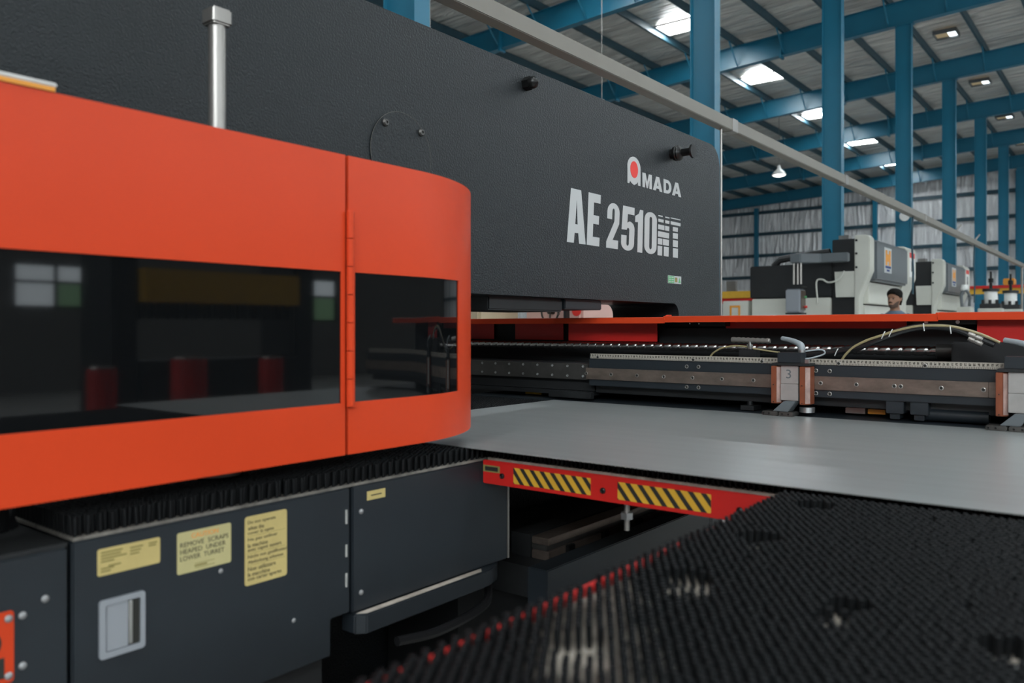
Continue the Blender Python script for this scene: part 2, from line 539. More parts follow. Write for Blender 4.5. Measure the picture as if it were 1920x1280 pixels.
left_p = sorted([x for x in PURL if x < COL_X], reverse=True); right_p = sorted(x for x in PURL if x >= COL_X)
for i, x in enumerate(PURL):
    z = rafter_z(x) + .60
    o = MB().box(x - .035, x + .035, Y_F + .02, Y_B - .02, z + .001, z + .2).build('roof_purlin', M['blue_dark'])
    tag(o, 'long dull teal roof purlin, %s from the column row on the %s side' % ((ORD[left_p.index(x)], 'low eaves') if x < COL_X else (ORD[right_p.index(x)], 'ridge')), 'beam', 'roof purlins')

# skylights between the purlins; two unseen rows nearer the camera added for more light
for m, mat in ((0, 'daylight'), (8, 'daylight'), (11, 'daylight'), (4, 'amber')):
    x = -9.915 + 1.33 * m
    for k in range(-5, 5):
        y = 22.11 + 3.6 + BAY * k
        if y > 44: continue
        z = rafter_z(x) + .745
        lab = ({0: 'bright white skylight between blue purlins left of the columns', 8: 'bright white skylight in the row above the sheet', 11: 'bright white skylight in the row nearest the clerestory'}[m], 'bright skylights') if mat == 'daylight' else \
              ('small dirty amber roof vent beside the column row', 'amber skylights')
        t = thing('skylight', (x, y, z), lab[0] + ', %s roof bay' % ORD[k + 5], 'skylight', lab[1])
        if mat == 'amber':
            MB().box(x - .3, x + .3, y - .30, y - .27, z - .09, z + .02).box(x - .3, x + .3, y + .27, y + .30, z - .09, z + .02).box(x - .3, x - .27, y - .27, y + .27, z - .09, z + .02).box(x + .27, x + .3, y - .27, y + .27, z - .09, z + .02).build('frame', M['grey'], t)
            box('pane', M['amber'], t, x - .27, x + .27, y - .27, y + .27, z - .03, z - .02)
            box('lit_strip', M['pane'], t, x + .05, x + .25, y - .25, y + .25, z - .05, z - .04)
            continue
        MB().box(x - .6, x + .6, y - .42, y - .38, z - .03, z + .02).box(x - .6, x + .6, y + .38, y + .42, z - .03, z + .02) \
            .box(x - .6, x - .56, y - .38, y + .38, z - .03, z + .02).box(x + .56, x + .6, y - .38, y + .38, z - .03, z + .02).build('frame', M['dull'], t)
        box('pane', M[mat], t, x - .56, x + .56, y - .38, y + .38, z - .012, z - .002)

# pendant lamps
def pendant(x, y, z, label):
    t = thing('pendant_lamp', (x, y, z), label, 'lamp', 'pendant lamps')
    MB().cyl((x, y, z + .36), (x, y, rafter_z(x) + .80), .009, n=6).build('cord', M['dull'], t)
    MB().lathe((x, y, z), (x, y, z + .36), [(0, .26), (.06, .25), (.35, .19), (.6, .09), (.75, .06), (1, .045)], 20).build('shade', M['lampwhite'], t)
    MB().lathe((x, y, z - .05), (x, y, z), [(0, .10), (.5, .19), (.99, .22)], 16).build('bulb', M['bulb'], t)
pendant(-10.8, 29.6, 6.85, 'lit bell-shaped pendant lamp hanging free under the far rafters')
pendant(-7.97, 12.8, 5.08, 'pendant lamp on a long thin cord just above the press frame')
pendant(-8.37, 8.68, 4.6, 'pendant lamp hidden low behind the black press, its cord showing beside the column')
t = thing('floodlight', (-4.72, COL_Y0 + 2 * BAY - .1, 4.0), 'small white floodlight clamped on the third blue column', 'lamp')
x, y, z = -4.80, COL_Y0 + 2 * BAY, 4.03
MB().box(x - .02, x + .02, y - .16, y - .085, z - .02, z + .02).build('bracket', M['dull'], t)
MB().lathe((x, y - .16, z), (x, y - .40, z - .04), [(0, .06), (.4, .09), (1, .12)], 14).build('housing', M['lampwhite'], t)

# beige duct over the machines, with its posts
DX, DZ = -2.53, 2.78
t = thing('cable_duct', (DX, 5.77, 0), 'long beige square duct running overhead past the columns', 'duct')
for a, b in ((1.2, 5.9), (5.9, 8.77), (8.77, 12.5), (12.5, 24.0)):
    box('duct_length', M['beige'], t, DX - .04, DX + .04, a + .002, b - .002, DZ - .045, DZ + .045, .004)
for yy in (5.9, 8.77, 12.5):
    box('coupler', M['dull'], t, DX - .044, DX + .044, yy - .05, yy + .05, DZ - .049, DZ + .049, .002)
for yy in (15.0, 16.8):
    MB().tube([(DX, yy, DZ + .03), (DX + .01, yy + .01, DZ + .08), (DX + .06, yy + .06, DZ + .16)], .016, 8).build('hook', M['dull'], t)
MB().cyl((DX, 5.735, 0), (DX, 5.735, DZ - .045), .009, n=10).build('post', M['dull'], t)
MB().cyl((DX, 23.5, 0), (DX, 23.5, DZ - .045), .03, n=10).build('post', M['dull'], t)
for yy in (11.9, 16.7):
    MB().tube([(DX, yy, DZ - .045), (DX - .01, yy, 2.4), (DX, yy + .03, 2.0), (DX, yy, 1.7)], .014, 6).build('drop_cable', M['blue_dark'], t)


# ---------------------------------------------------------------- background machines
def press_brake(y0, pendant_arm, label):
    t = thing('press_brake', (-3.4, y0, 0), label, 'press brake')
    side = [(-3.58, 0), (-3.52, 0), (-3.52, 1.72), (-3.36, 2.12), (-3.36, 2.61), (-3.40, 2.66), (-3.58, 2.66)]
    flare = [(-3.86, 1.72), (-3.582, 1.72), (-3.582, 2.115), (-3.88, 2.115)]
    for ya, wd in ((y0, .27), (y0 + 2.30, .75)):
        u = MB().prism(side, 'Y', ya, ya + wd).build('upright', M['offwhite'], t, .012)
        MB().prism(flare, 'Y', ya + .02, ya + wd - .02).build('flared_cover', M['offwhite'], u)
        for z in (2.58, 2.38, 2.17):
            MB().cyl((-3.55, ya - .012, z), (-3.55, ya + .01, z), .018, n=10).build('bolt', M['bolt'], u)
    box('ram', M['grey'], t, -3.50, -3.33, y0 + .275, y0 + 2.295, 1.97, 2.60, .03)
    box('bed', M['offwhite'], t, -3.57, -3.50, y0 + .275, y0 + 2.295, .05, 1.60, .01)
    box('upper_beam', M['offwhite'], t, -3.57, -3.45, y0 + .275, y0 + 2.295, 1.62, 1.96, .01)
    box('rear_cover', M['black'], t, -5.25, -3.93, y0 + .05, y0 + 2.8, 1.73, 2.26, .015)
    box('rear_base', M['offwhite'], t, -5.22, -3.95, y0 + .05, y0 + 2.8, 0, 1.72, .012)
    box('inner_frame', M['black'], t, -3.94, -3.59, y0 + .1, y0 + 2.8, .4, 2.62, .01)
    MB().cyl((-4.35, y0 + .35, 2.20), (-4.35, y0 + .65, 2.20), .30, n=28).build('flywheel', M['grey'], t)
    MB().tube([(-4.9, y0 + .2, 2.25), (-4.8, y0 + .2, 2.36), (-4.5, y0 + .2, 2.40), (-4.0, y0 + .2, 2.44)], .06, 8).build('pipe', M['black'], t)
    MB().box(-4.15, -3.95, y0 + .6, y0 + .9, 2.26, 2.44).box(-3.9, -3.75, y0 + .3, y0 + .5, 2.62, 2.70).build('valve_block', M['dull'], t)
    lp = box('logo_plate', M['white'], t, -3.329, -3.325, y0 + .72, y0 + 1.17, 2.12, 2.52)
    q = MB()
    for a, b, c, d in ((.79, .89, 2.24, 2.48), (1.00, 1.10, 2.24, 2.48), (.89, 1.00, 2.30, 2.42)):
        q.box(-3.325, -3.322, y0 + a, y0 + b, c, d)
    q.build('emblem', M['orange'], lp)
    MB().box(-3.325, -3.322, y0 + .78, y0 + 1.11, 2.195, 2.23).box(-3.325, -3.322, y0 + .86, y0 + 1.03, 2.145, 2.175).build('emblem_base', M['navy'], lp)
    wl = box('warning_label', M['lampwhite'], t, -3.3595, -3.356, y0 + 2.55, y0 + 2.93, 2.14, 2.58)
    box('warning_band', M['logo_red'], wl, -3.356, -3.354, y0 + 2.55, y0 + 2.93, 2.48, 2.57)
    box('warning_mark', M['ink'], wl, -3.356, -3.354, y0 + 2.68, y0 + 2.78, 2.24, 2.42)
    if pendant_arm:
        ya = y0 - .42
        a = MB().prism([(-3.62, ya + .2), (-4.02, ya + .2), (-4.26, ya), (-4.42, ya), (-4.42, ya + .13), (-4.24, ya + .13), (-3.98, ya + .33), (-3.62, ya + .33)], 'Z', 2.25, 2.39).build('pendant_arm', M['grey'], t, .012)
        for dx, dy in ((-.05, 0), (.0, .03), (.06, 0)):
            MB().cyl((-4.33 + dx, ya + .06 + dy, 1.92), (-4.33 + dx, ya + .06 + dy, 2.25), .017, n=8).build('pole', M['dull'], a)
        b = box('control_box', M['chrome_grey'], t, -4.47, -4.24, ya - .06, ya + .17, 1.48, 1.85, .02)
        box('lid', M['black'], b, -4.48, -4.21, ya - .07, ya + .18, 1.85, 1.89, .008)
        box('foot', M['black'], b, -4.47, -4.22, ya - .06, ya + .17, 1.455, 1.48)
        box('screen', M['screen'], b, -4.24, -4.228, ya - .04, ya + .15, 1.52, 1.82)
        MB().cyl((-4.228, ya + .12, 1.72), (-4.205, ya + .12, 1.72), .018, n=10).build('button', M['green'], b)
        MB().cyl((-4.228, ya + .12, 1.57), (-4.195, ya + .12, 1.57), .02, n=10).build('button', M['logo_red'], b)
        MB().tube(smooth_path([(-4.12, y0 - .02, 1.62), (-4.14, y0 - .03, 1.96), (-4.05, y0 - .03, 2.0), (-3.95, y0 - .05, 1.95), (-3.8, y0 - .05, 1.99), (-3.72, y0 - .02, 2.12)]), .014, 6).build('cable', M['offwhite'], t)
    return t


press_brake(13.0, True, 'off-white press brake with a hanging control box, behind the man')
press_brake(18.5, False, 'off-white press brake with grey ram, the one without a control box')

# tall cabinet beside the first press brake with an orange symbol, yellow rack beyond it
t = thing('electrical_cabinet', (-5.75, 13.4, 0), 'white electrical cabinet with an orange symbol beside the black rear cover', 'cabinet')
box('body', M['offwhite'], t, -5.75, -5.30, 13.1, 13.7, 0, 1.70, .01)
q = MB()
for a, b, c, d in ((-5.62, -5.59, 1.42, 1.62), (-5.47, -5.44, 1.36, 1.62), (-5.59, -5.47, 1.59, 1.62), (-5.56, -5.47, 1.42, 1.45)):
    q.box(a, b, 13.09, 13.1, c, d)
q.build('symbol', M['orange'], t)
t = thing('storage_rack', (-7.2, 16.0, 0), 'yellow steel rack with red beam seen past the press frame', 'rack')
for x in (-7.75, -7.15, -6.5, -5.95):
    box('post', M['yellow'], t, x - .06, x + .06, 15.9, 16.02, 0, 1.85)
box('beam', M['yellow'], t, -7.9, -5.8, 15.84, 16.08, 1.85, 1.99)
box('red_beam', M['red2'], t, -7.9, -5.8, 15.86, 16.06, 1.74, 1.845)
for x in (-7.5, -6.8):
    box('bracket', M['dull'], t, x - .1, x + .1, 15.9, 16.0, 1.99, 2.2)


def cylinder_unit(x, y, label):
    t = thing('pneumatic_press', (x, y, 0), label, 'press', 'small pneumatic presses')
    box('cabinet', M['offwhite'], t, x - .22, x + .22, y - .2, y + .2, 0, 1.66, .01)
    box('plate', M['black'], t, x - .19, x + .19, y - .17, y + .17, 1.66, 1.76, .01)
    for a, b in ((-1, -1), (1, -1), (0, -1)):
        MB().cyl((x + a * .13, y + b * .13, 1.76), (x + a * .13, y + b * .13, 1.84), .03, n=8).build('nut', M['bolt'], t)
    MB().cyl((x, y, 1.76), (x, y, 2.02), .125, n=20).build('barrel', M['lampwhite'], t)
    MB().cyl((x, y, 2.02), (x, y, 2.08), .16, n=20).build('end_cap', M['black'], t)
    MB().lathe((x, y, 2.08), (x, y, 2.45), [(0, .03), (.35, .03), (.36, .05), (.6, .05), (.61, .022), (1, .022)], 10).build('rod', M['bolt'], t)
    box('vent', M['black'], t, x - .1, x + .1, y - .206, y - .2, 1.42, 1.56)
cylinder_unit(-2.72, 20.0, 'white pneumatic press with black end caps beside the second press brake')
cylinder_unit(-2.50, 21.2, 'white pneumatic press with black end caps under the yellow and red beam')
t = thing('workshop_crane', (-2.5, 24.2, 0), 'yellow and red beam on posts behind the white pneumatic presses', 'crane')
box('beam', M['yellow'], t, -4.2, -.2, 24.1, 24.3, 2.12, 2.26)
box('red_flange', M['red2'], t, -4.2, -.2, 24.05, 24.35, 2.26, 2.33)
for x in (-4.1, -.4):
    box('post', M['yellow'], t, x - .08, x + .08, 24.12, 24.28, 0, 2.12)
box('hoist', M['orange'], t, -3.0, -2.75, 24.0, 24.4, 2.33, 2.5, .02)
t = thing('valve_station', (-3.05, 19.2, 0), 'white base with pipes and valves between the second press brake and the pneumatic presses', 'valves')
box('base', M['offwhite'], t, -3.2, -2.95, 19.0, 19.4, 0, 1.68, .01)
MB().tube(smooth_path([(-3.12, 19.1, 1.68), (-3.13, 19.1, 1.95), (-3.05, 19.1, 2.02), (-2.99, 19.15, 1.9), (-3.0, 19.2, 1.7)]), .03, 8).build('pipe', M['grey'], t)
MB().lathe((-3.08, 19.12, 2.0), (-3.08, 19.12, 2.14), [(0, .04), (.4, .07), (1, .05)], 10).build('gauge', M['lampwhite'], t)
# seen through the throat of the press
t = thing('steel_locker', (-5.7, 6.3, 0), 'cream steel locker seen through the gap under the press arm', 'locker')
box('body', M['cream'], t, -6.3, -5.11, 6.0, 6.6, 0, 1.9, .01)
box('door', M['cream'], t, -5.72, -5.13, 5.98, 6.0, .06, 1.86, .004)
t = thing('grinding_machine', (-4.7, 6.8, 0), 'pale pink machine with a dark handwheel seen under the press arm', 'machine')
box('body', M['pink'], t, -4.95, -4.27, 6.5, 7.3, 0, 1.8, .03)
box('post', M['black'], t, -4.44, -4.41, 6.44, 6.5, .3, 1.78)
MB().cyl((-4.33, 6.495, 1.41), (-4.33, 6.505, 1.41), .05, n=16).build('red_cap', M['logo_red'], t)
hw = MB()
hw.tube([(-4.60 + .10 * math.cos(R(a)), 6.44, 1.40 + .10 * math.sin(R(a))) for a in range(0, 361, 20)], .010, 6)
hw.cyl((-4.60, 6.44, 1.31), (-4.60, 6.44, 1.49), .008, n=6).cyl((-4.60, 6.42, 1.40), (-4.60, 6.5, 1.40), .02, n=10)
hw.build('handwheel', M['ink'], t)
t = thing('drum', (-5.06, 7.6, 0), 'dark blue drum between the locker and the pink machine', 'drum')
MB().lathe((-5.2, 7.7, 0), (-5.2, 7.7, 1.6), [(0, .2), (.3, .2), (.32, .215), (.34, .2), (.64, .2), (.66, .215), (.68, .2), (1, .2)], 20).build('shell', M['navy'], t)
MB().lathe((-5.2, 7.7, 1.6), (-5.2, 7.7, 1.64), [(0, .205), (1, .19)], 20).build('lid', M['ink'], t)


# things across the aisle that the smoked guard windows mirror
t = thing('yellow_press', (5.3, 4.6, 0), 'yellow-beamed press across the aisle with dark toothed tooling', 'press')
for y in (3.78, 5.9):
    box('upright', M['black'], t, 5.1, 5.8, y, y + .25, 0, 2.2, .02)
box('beam', M['yellow'], t, 5.0, 5.35, 4.04, 5.89, 1.50, 1.84, .01)
box('bed', M['black'], t, 5.05, 5.5, 4.04, 5.89, 0, .92, .01)
tm = MB().box(-.05, .05, -.035, .035, -.16, 0).mesh('tool'); tm.materials.append(M['bolt'])
for i in range(18):
    piece('tool', tm, t, (5.17, 4.1 + i * .1, 1.5))
for y, r, h, lab in ((3.3, .12, .90, 'slim red drum nearest the window on the aisle floor'), (4.1, .16, .96, 'wider red drum standing on the aisle floor'), (5.0, .12, .94, 'red drum at the far end of the yellow press')):
    t = thing('red_drum', (4.3, y, 0), lab, 'drum')
    MB().lathe((4.3, y, 0), (4.3, y, h), [(0, r), (.3, r), (.32, r * 1.06), (.34, r), (1, r)], 20).build('shell', M['red2'], t)
    MB().lathe((4.3, y, h), (4.3, y, h + .02), [(0, r * .9), (1, r * .85)], 20).build('lid', M['dull'], t)

# ================================================================ punch press
FX = -1.95                                  # side face of the press frame
press = thing('punch_press', (-2.15, 2.0, 0), 'huge charcoal press frame with white lettering, arching over the red conveyor cover', 'press')


def arc(cx, cy, r, a0, a1, n=8):
    return [(cx + r * math.cos(R(a0 + (a1 - a0) * k / n)), cy + r * math.sin(R(a0 + (a1 - a0) * k / n))) for k in range(n + 1)]


outer = [(-.9, 0), (4.40, 0)] + arc(4.28, 2.16, .12, 0, 90) + [(-.9, 2.28)]
hole = [(.1, .86), (3.89, .86)] + arc(3.83, 1.315, .06, 0, 90) + [(.1, 1.375)]
put('frame', curve_mesh('frame', [outer, hole], .40), M['frame'], press, face_x(FX - .40, 0, 0))
box('ram_housing', M['black'], press, -2.30, -2.00, 2.395, 2.895, 1.318, 1.374, .006)
box('ram_bracket', M['panel'], press, -2.29, -1.99, 2.897, 3.195, 1.330, 1.374, .004)
MB().cyl((-2.2, 3.15, 1.31), (-2.2, 3.15, 1.33), .006, n=8).build('guide_rod', M['dull'], press)

acc = MB().lathe((FX, 1.886, 1.822), (FX + .004, 1.886, 1.822), [(0, .137), (1, .137)], 48).build('access_cover', M['frame'], press)
MB().tube([(FX + .004, 1.886 + .137 * math.cos(R(k)), 1.822 + .137 * math.sin(R(k))) for k in range(0, 361, 6)], .0005, 6).build('rim', M['dusty_dark'], acc)
sc = MB().lathe((0, 0, 0), (.011, 0, 0), [(0, .0125), (.5, .0125), (.95, .009), (.96, .005), (.6, .0045)], 16).mesh('screw')
sc.materials.append(M['darkrail'])
for yy, zz in ((1.81, 1.911), (1.973, 1.909), (1.80, 1.735), (1.972, 1.735)):
    piece('screw', sc, acc, (FX + .004, yy, zz))
b = MB().cyl((FX, 2.563, 2.212), (FX + .03, 2.563, 2.212), .027, n=6).lathe((FX + .03, 2.563, 2.212), (FX + .062, 2.563, 2.212), [(0, .024), (.35, .024), (.65, .020), (.9, .010), (1, .002)], 18)
b.build('acorn_bolt', M['bolt'], press)
b = MB().lathe((FX, 3.805, 2.143), (FX + .125, 3.805, 2.143), [(0, .026), (.12, .026), (.14, .036), (.26, .040), (.30, .036), (.36, .040), (.44, .034), (.5, .020), (.8, .019), (.9, .026), (.93, .036), (1, .034)], 22)
b.build('hose_spool', M['bolt'], press)

# lettering on the arm
def cy(c): return P(1020 + c / 3.764, 460, X=FX).y          # measured letter edges -> Y on the face
Z0 = 1.613


def letter(name, y0, y1, z0, z1, splines, mat='white', shear=.07, x=FX):
    w, h = y1 - y0, z1 - z0
    sp = [[(p[0] * w + p[1] * h * shear, p[1] * h) for p in s] for s in splines]
    return put(name, curve_mesh(name, sp, .0012), M[mat], press, face_x(x, y0, z0))


def ell(cx, cy_, rx, ry, a0, a1, n=10):
    return [(cx + rx * math.cos(R(a0 + (a1 - a0) * k / n)), cy_ + ry * math.sin(R(a0 + (a1 - a0) * k / n))) for k in range(n + 1)]


gA = [[(0, 0), (.36, 0), (.41, .19), (.60, .19), (.64, 0), (1, 0), (.76, 1), (.22, 1)], [(.44, .35), (.575, .35), (.52, .80)]]
gE = [[(0, 0), (1, 0), (1, .17), (.45, .17), (.45, .42), (.90, .42), (.90, .585), (.45, .585), (.45, .83), (.98, .83), (.98, 1), (0, 1)]]
g2 = [[(0, 0), (.96, 0), (.96, .19), (.50, .19), (1, .56)] + ell(.5, .80, .5, .20, 0, 180) + [(0, .64), (.40, .64)] + ell(.5, .81, .10, .075, 180, 0, 6) + [(.60, .60), (0, .14)]]
g5 = [[(.06, 1), (.95, 1), (.95, .83), (.44, .83), (.42, .63), (.60, .67)] + ell(.62, .50, .38, .165, 80, 0, 5) + ell(.5, .17, .5, .17, 0, -180, 12) + [(0, .34), (.40, .34)] + ell(.5, .16, .10, .05, 180, 360, 6) + [(.60, .47)] + ell(.5, .47, .10, .05, 0, 180, 6) + [(0, .46)]]
g1 = [[(.36, 0), (1, 0), (1, 1), (.60, 1), (.45, .90), (0, .83), (0, .69), (.36, .70)]]
g0 = [ell(.5, .82, .5, .18, 0, 180, 12) + ell(.5, .18, .5, .18, 180, 360, 12), ell(.5, .83, .11, .06, 0, 180, 8) + ell(.5, .17, .11, .06, 180, 360, 8)]
letter('letter', cy(160), cy(292), Z0, 1.845, gA, shear=.0)
letter('letter', cy(300), cy(388), Z0, 1.845, gE)
letter('letter', cy(437), cy(523), Z0, 1.822, g2)
letter('letter', cy(541), cy(632), Z0, 1.822, g5)
letter('letter', cy(637), cy(692), Z0, 1.820, g1, shear=.05)
letter('letter', cy(706), cy(792), Z0, 1.820, g0, shear=.03)
# sliced N and T
slN = [(.955, .985, [(.0, .38), (.62, 1)]), (.82, .895, [(.0, .47), (.62, 1)]), (.64, .755, [(.0, .55), (.62, 1)]), (.455, .59, [(0, 1)]), (.27, .42, [(0, .40), (.46, 1)]), (0, .235, [(0, .40), (.56, 1)])]
y0, y1 = cy(800), cy(878)
for a, bb, parts in slN:
    for p, q in parts:
        letter('letter_bar', y0 + (y1 - y0) * p + a * .2 * .05, y0 + (y1 - y0) * q + a * .2 * .05, Z0 + a * .205, Z0 + bb * .205, [[(0, 0), (1, 0), (1, 1), (0, 1)]], shear=.05)
y0, y1 = cy(893), cy(962)
for a, bb, p, q in ((.97, .995, 0, 1), (.82, .90, 0, 1), (.66, .77, .22, .72), (.48, .62, .22, .72), (.27, .44, .22, .72), (0, .235, .22, .72)):
    letter('letter_bar', y0 + (y1 - y0) * p, y0 + (y1 - y0) * q, Z0 + a * .205, Z0 + bb * .205, [[(0, 0), (1, 0), (1, 1), (0, 1)]], shear=.05)
# maker's logo: an arch with a red disc, then four capitals
ya, yb = cy(588), cy(680)
w = yb - ya
letter('logo_arch', ya, yb, 1.934, 2.066, [[(0, 0), (.13, 0), (.20, .10), (.30, .03), (.5, -.02), (.68, .04), (.78, .12), (.80, 0), (1, 0), (1, .62)] + ell(.5, .62, .5, .38, 0, 180, 14)], shear=0)
dm = curve_mesh('logo_disc', [[(p[0], p[1]) for p in ell(0, 0, w * .29, .040, 0, 360, 28)][:-1]], .001)
put('logo_disc', dm, M['logo_red'], press, face_x(FX + .0012, (ya + yb) / 2, 2.005))
gM = [[(0, 0), (.27, 0), (.27, .58), (.42, 0), (.58, 0), (.73, .58), (.73, 0), (1, 0), (1, 1), (.68, 1), (.5, .42), (.32, 1), (0, 1)]]
gAw = [[(0, 0), (.30, 0), (.36, .17), (.64, .17), (.70, 0), (1, 0), (.66, 1), (.34, 1)], [(.42, .36), (.58, .36), (.5, .70)]]
gD = [[(0, 0)] + ell(.45, .5, .55, .5, -90, 90, 12) + [(0, 1)], [(.30, .24)] + ell(.44, .5, .25, .27, -80, 80, 10) + [(.30, .76)]]
for g, p, q in ((gM, 694, 760), (gAw, 768, 834), (gD, 843, 898), (gAw, 903, 967)):
    letter('logo_letter', cy(p), cy(q), 1.934, 2.004, g, shear=0)
lab = box('safety_label', M['white'], press, FX, FX + .0012, 3.766, 3.915, 1.478, 1.518)
box('green_field', M['green'], lab, FX + .0012, FX + .0018, 3.768, 3.835, 1.480, 1.516)
for a, bb in ((3.772, 3.796), (3.804, 3.830)):
    MB().box(FX + .0018, FX + .0022, a, bb, 1.485, 1.489).box(FX + .0018, FX + .0022, a, bb, 1.496, 1.500).box(FX + .0018, FX + .0022, a, bb, 1.507, 1.511).build('print', M['white'], lab)
MB().prism([(3.883, 1.484), (3.908, 1.484), (3.896, 1.512)], 'X', FX + .0012, FX + .0018).build('print', M['green'], lab)
MB().box(FX + .0012, FX + .0018, 3.845, 3.870, 1.486, 1.510).build('print', M['ink_olive'], lab)

# upper turret inside the guard
t = thing('tool_turret', (-1.92, 1.0, .93), 'dark steel punching turret ringed with tools behind the red guard', 'turret')
MB().lathe((-1.9, 1.22, 1.04), (-1.9, 1.22, 1.30), [(0, .30), (.1, .34), (.9, .34), (1, .31)], 40).build('disc', M['darkrail'], t)
tm = MB().lathe((0, 0, 0), (0, 0, .10), [(0, .018), (.3, .018), (.4, .03), (1, .03)], 12).mesh('tool'); tm.materials.append(M['steel'])
for k in range(20):
    a = R(18 * k)
    piece('tool', tm, t, (-1.9 + .28 * math.cos(a), 1.22 + .28 * math.sin(a), .94))

# grey pipe post standing behind the guard
t = thing('pipe_post', (-1.60, .80, .93), 'grey metal pipe post with a pale cap between the red guard and black frame', 'post')
q = P(407, 240, X=-1.60)
MB().cyl((q.x, q.y, .93), (q.x, q.y, 1.905), .0185, n=24).build('pipe', M['dull'], t)
cp = MB().prism([(q.x + a, q.y + bb) for a, bb in rrect(-.0245, .0245, -.0245, .0245, .009)], 'Z', 1.905, 1.940).build('cap', M['dull'], t, .004)
MB().cyl((q.x, q.y, .931), (q.x, q.y, .945), .05, n=24).build('foot', M['dull'], t)

# ---------------------------------------------------------------- red safety guard
GX, GZ0, GZ1, WZ0, WZ1 = -1.375, .974, 1.624, 1.087, 1.371
guard = thing('safety_guard', (GX, .8, GZ0), 'orange-red safety guard with smoked windows in front of the turret', 'guard')
ARC_R, ARC_Y = .51, 1.385


def guard_path(s):
    """plan position and outward normal, s = distance along the guard, 0 at Y = 0"""
    if s < ARC_Y:
        return Vector((GX, s)), Vector((1, 0))
    a = (s - ARC_Y) / ARC_R
    return Vector((GX - ARC_R + ARC_R * math.cos(a), ARC_Y + ARC_R * math.sin(a))), Vector((math.cos(a), math.sin(a)))


def band(mb, s0, s1, z0, z1, d0, d1):
    n = 1 if s1 <= ARC_Y else 18
    rings = []
    for k in range(n + 1):
        p, nn = guard_path(s0 + (s1 - s0) * k / n)
        i, o = p - nn * d1, p - nn * d0
        rings.append([(o.x, o.y, z0), (o.x, o.y, z1), (i.x, i.y, z1), (i.x, i.y, z0)])
    mb.loft(rings)


def guard_panel(s0, s1, w0, w1):
    mb = MB()
    band(mb, s0, s1, WZ1, GZ1, 0, .012)
    band(mb, s0, s1, GZ0, WZ0, 0, .012)
    band(mb, s0, w0, WZ0, WZ1, 0, .012)
    band(mb, w1, s1, WZ0, WZ1, 0, .012)
    p = mb.build('panel', M['red'], guard)
    mb = MB(); band(mb, w0, w1, WZ0, WZ1, .003, .008); mb.build('window', M['acrylic'], p)


guard_panel(-.45, 1.163, -.40, 1.152)
S_END = ARC_Y + ARC_R * R(45)
guard_panel(1.172, S_END, 1.189, ARC_Y + ARC_R * R(21))
hy = 1.172
hb = MB()
for k in range(7):
    z0 = 1.078 + k * .0608
    p = MB().cyl((GX + .006, hy, z0 + .0010), (GX + .006, hy, z0 + .0598), .0085, n=14).build('hinge_knuckle', M['red'], guard)
box('hinge_leaf', M['red'], guard, GX, GX + .003, hy - .004, hy + .016, 1.076, 1.505)

t = thing('marker_strip', (GX, .3, GZ1), 'pale strip with an orange underside lying along the top of the red guard', 'strip')
e = P(106, 166, X=GX)
box('white_face', M['block'], t, GX - .02, GX + .004, -.4, e.y, GZ1 + .008, GZ1 + .015, .002)
box('orange_base', M['orange'], t, GX - .02, GX + .003, -.4, e.y - .003, GZ1 + .001, GZ1 + .008)

# ---------------------------------------------------------------- cabinets under the turret
CX = -1.43
CT = .888


def sticker(name, mat, parent, y0, y1, z0, z1, r=.004, x=CX, th=.0007):
    return put(name, curve_mesh(name, [rrect(y0, y1, z0, z1, r)], th), M[mat], parent, face_x(x, 0, 0))


rivet = MB().lathe((0, 0, 0), (.005, 0, 0), [(0, .0062), (.4, .006), (.8, .004), (1, .001)], 12).mesh('screw'); rivet.materials.append(M['rivet'])

cab = thing('base_cabinet', (-1.7, .2, 0), 'charcoal end cabinet with a red warning plate below the red guard', 'cabinet')
box('body', M['void'], cab, -1.93, CX - .021, -.5, .612, .0, CT - .006)
box('door', M['panel'], cab, CX - .02, CX, -.5, .6125, .12, CT - .006, .003)
for yy, zz in ((.577, .805), (.543, .787), (.543, .706)):
    piece('screw', rivet, cab, (CX, yy, zz))
pl = put('warning_plate', curve_mesh('warning_plate', [rrect(.43, .530, .686, .800, .006)], .0015), M['red'], cab, face_x(CX, 0, 0))
for yy, zz in ((.522, .788), (.522, .697), (.438, .788), (.438, .697)):
    piece('screw', rivet, pl, (CX + .0015, yy, zz))
put('ring_mark', curve_mesh('ring_mark', [ell(.482, .752, .030, .026, 0, 360, 24)[:-1], ell(.482, .752, .017, .014, 0, 360, 20)[:-1]], .0005), M['ink'], pl, face_x(CX + .0015, 0, 0))
put('bar_mark', curve_mesh('bar_mark', [[(.44, .695), (.516, .695), (.516, .728), (.505, .728), (.44, .712)]], .0005), M['ink'], pl, face_x(CX + .0015, 0, 0))

cab = thing('base_cabinet', (-1.7, .92, 0), 'charcoal cabinet with three yellow labels and a recessed pull latch', 'cabinet')
box('body', M['void'], cab, -1.93, CX - .021, .62, 1.16, .0, CT - .004)
MB().prism([(.6195, .523), (1.169, .523), (1.169, .605), (1.2235, .605), (1.2235, CT), (.6195, CT)], 'X', CX - .02, CX).build('door', M['panel'], cab, .003)
ink = CX + .0007
s1 = sticker('label', 'label', cab, .661, .774, .820, .867)
for k, (a, bb) in enumerate(((.667, .705), (.667, .702), (.667, .712), (.667, .690))):
    box('print', M['ink_olive'], s1, ink, ink + .0003, a, bb, .8585 - k * .0052, .8615 - k * .0052)
for a, bb, c in ((.718, .742, .857), (.718, .738, .8515), (.718, .735, .846), (.752, .768, .858), (.752, .766, .8535), (.667, .690, .831), (.680, .702, .834), (.667, .684, .826)):
    box('print', M['ink_olive'], s1, ink, ink + .0003, a, bb, c, c + .0028)
s2 = sticker('label', 'label_pale', cab, .807, .920, .788, .866)
fx0 = face_x(ink, 0, 0)
